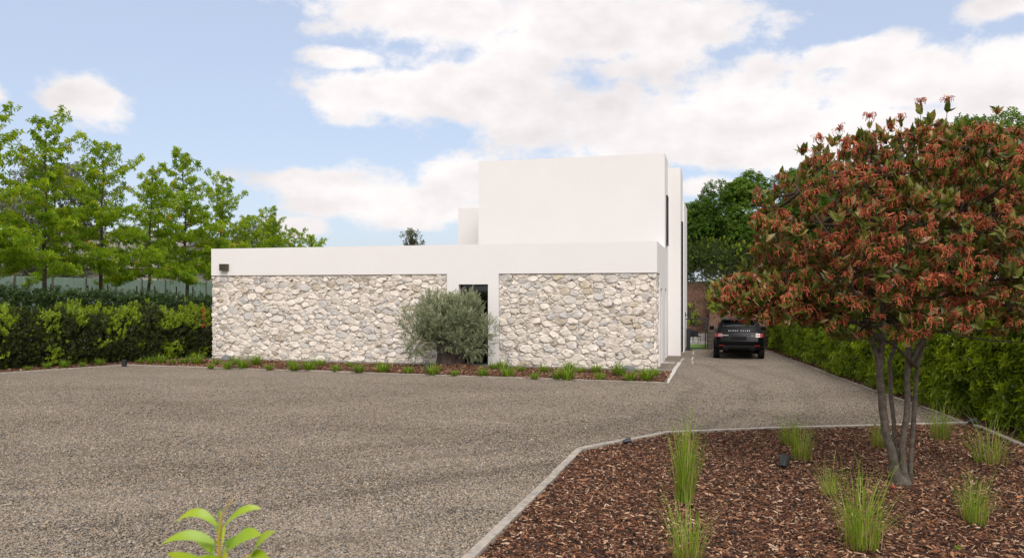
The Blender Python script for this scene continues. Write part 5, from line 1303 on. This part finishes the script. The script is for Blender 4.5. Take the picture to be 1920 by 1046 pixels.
g = gp(1180, 697); rock(g[0], g[1], (.24, .18, .14), 'smooth dark grey boulder at the foot of the right stone wall', 3)
g = gp(425, 676); rock(g[0], g[1], (.30, .2, .13), 'flat dark grey boulder at the left end of the stone wall', 5)
g = gp(233, 687); o = MB().box(-.065, .065, -.065, .065, 0, .25).build('bollard_post', BLACK, None, bevel=0.01, loc=(g[0], g[1], 0)); tag(o, 'short square black post at the bed corner below the left hedge', 'post')
tg = empty('timber_gate', HW(-18.15, 0.9) + (0,), -TH); tag(tg, 'dark brown slatted timber gate between the hedge and the stone wall', 'gate')
for i in range(9): MB().box(-.62 + i * .145, -.62 + i * .145 + .125, -.02, .02, .06, 1.45).build('slat', SLEEPER, tg)
for z in (.3, 1.15): MB().box(-.62, .68, .021, .06, z, z + .1).build('rail', SLEEPER, tg)
# copper-leaved sprig beside the wall end
G_COP = leaf_mat('copper_leaves', [(0, (0.30, 0.06, 0.015)), (1, (0.50, 0.14, 0.03))], 0.3)
ct = empty('copper_leaved_shrub', HW(-17.62, -0.12) + (0,)); tag(ct, 'thin shrub with orange copper leaves against the end of the stone wall', 'shrub')
MB().tube([(0, 0, 0), (-.02, 0, .9), (.02, .0, 2.05)], [.006, .005, .003], 6).build('stem', TWIG, ct)
r_ = np.random.default_rng(9); Pc = np.stack([r_.normal(0, .02, 26), r_.normal(0, .03, 26), np.concatenate([r_.uniform(1.6, 2.1, 18), r_.uniform(1.25, 1.38, 8)])], 1)
V, T, t = scatter([sprig(400, 3, .06, .10, .04, 165, 140, .2, .2)], Pc, np.tile([[0, 0, 1.0]], (26, 1)) + r_.normal(0, .2, (26, 3)), np.ones(26) * .9, np.full(26, .5), 3)
obj('foliage', np_mesh('foliage', V, T, G_COP, tint=t), ct)

# ------------------------------------------------------------------ small white dog behind the glass
def dog():
    p = HW(-6.22, 0.62); root = empty('dog', (p[0], p[1], 0.05), -TH - 0.3); tag(root, 'small white dog standing inside behind the glass door', 'dog')
    J = [(0, 0, .26, .060), (.10, 0, .265, .066), (-.11, 0, .265, .060), (.17, 0, .31, .045), (.22, 0, .37, .048), (.29, 0, .355, .028), (.32, 0, .35, .020)]
    E_ = [(0, 1), (0, 2), (1, 3), (3, 4), (4, 5), (5, 6)]
    def add(parent, pts):
        for q_ in pts: J.append(q_); E_.append((parent, len(J) - 1)); parent = len(J) - 1
    for sy in (-.045, .045):
        add(1, [(.12, sy, .20, .034), (.115, sy, .11, .022), (.12, sy, .02, .018), (.14, sy, .012, .016)])
        add(2, [(-.10, sy, .20, .040), (-.09, sy, .14, .026), (-.125, sy, .09, .018), (-.12, sy, .02, .017), (-.10, sy, .012, .016)])
    add(2, [(-.17, 0, .31, .018), (-.21, 0, .37, .014), (-.20, 0, .42, .010)])
    for sy in (-.03, .03): add(4, [(.205, sy, .41, .014), (.20, sy * 1.3, .445, .007)])
    me = bpy.data.meshes.new('body'); me.from_pydata([j[:3] for j in J], E_, []); me.materials.append(WHITE_FUR)
    o = obj('body', me, root); sk = o.modifiers.new('skin', 'SKIN'); sk.use_smooth_shade = True
    for i, v in enumerate(me.skin_vertices[0].data): v.radius = (J[i][3], J[i][3]); v.use_root = (i == 0)
    ss = o.modifiers.new('subsurf', 'SUBSURF'); ss.levels = 1; ss.render_levels = 1
    for sy in (-.022, .022): MB().box(.255, .265, sy - .006, sy + .006, .375, .387).build('eye', BLACK, root)
    MB().box(.335, .342, -.01, .01, .348, .362).build('nose', BLACK, root, bevel=0.002)
dog()

# ------------------------------------------------------------------ fallen leaves and a seedling
def fallen(x, y, size, tint, rz, lab, z=0.03):
    g = gp(x, y); V, T = leaf_geo(size, size * 0.5, 0.5, -0.15, True); o = obj('fallen_leaf', np_mesh('fallen_leaf', V, T, G_FALL, tint=np.full(len(T), tint)), None, (g[0], g[1], z), (0.2, -0.1, rz)); tag(o, lab, 'leaf', 'fallen leaves')
G_FALL = leaf_mat('fallen_leaves', [(0, (0.45, 0.06, 0.04)), (0.5, (0.60, 0.22, 0.06)), (1.0, (0.75, 0.55, 0.06))], 0.2)
fallen(893, 1036, 0.10, 1.0, 0.4, 'yellow fallen leaf on the gravel against the near kerb')
fallen(1680, 925, 0.12, 0.05, 2.0, 'red fallen leaf on the mulch just in front of the tree stems', 0.06)
fallen(1770, 950, 0.08, 0.5, 1.0, 'orange fallen leaf on the mulch right of the tree foot', 0.06)
fallen(1754, 990, 0.09, 0.6, 2.8, 'orange fallen leaf on the mulch left of the straw based clump', 0.06)
fallen(1906, 942, 0.09, 0.45, 0.2, 'orange fallen leaf on the mulch at the right edge', 0.06)
fallen(1430, 985, 0.08, 0.4, 4.0, 'rusty fallen leaf on the mulch below the black cone spotlight', 0.06)
fallen(1010, 985, 0.08, 0.15, 5.0, 'dark red fallen leaf on the mulch beside the near kerb', 0.06)
g = gp(1795, 1040); V, T, t = sprig(900, 6, 0.03, 0.05, 0.035, 85, 40, 0.2, 0.1); sd_ = obj('seedling', np_mesh('seedling', V, T, G_GRASS, tint=np.clip(t + 0.6, 0, 0.8)), None, (g[0], g[1], 0.05)); tag(sd_, 'tiny green weed seedling in the mulch at the bottom right', 'seedling')
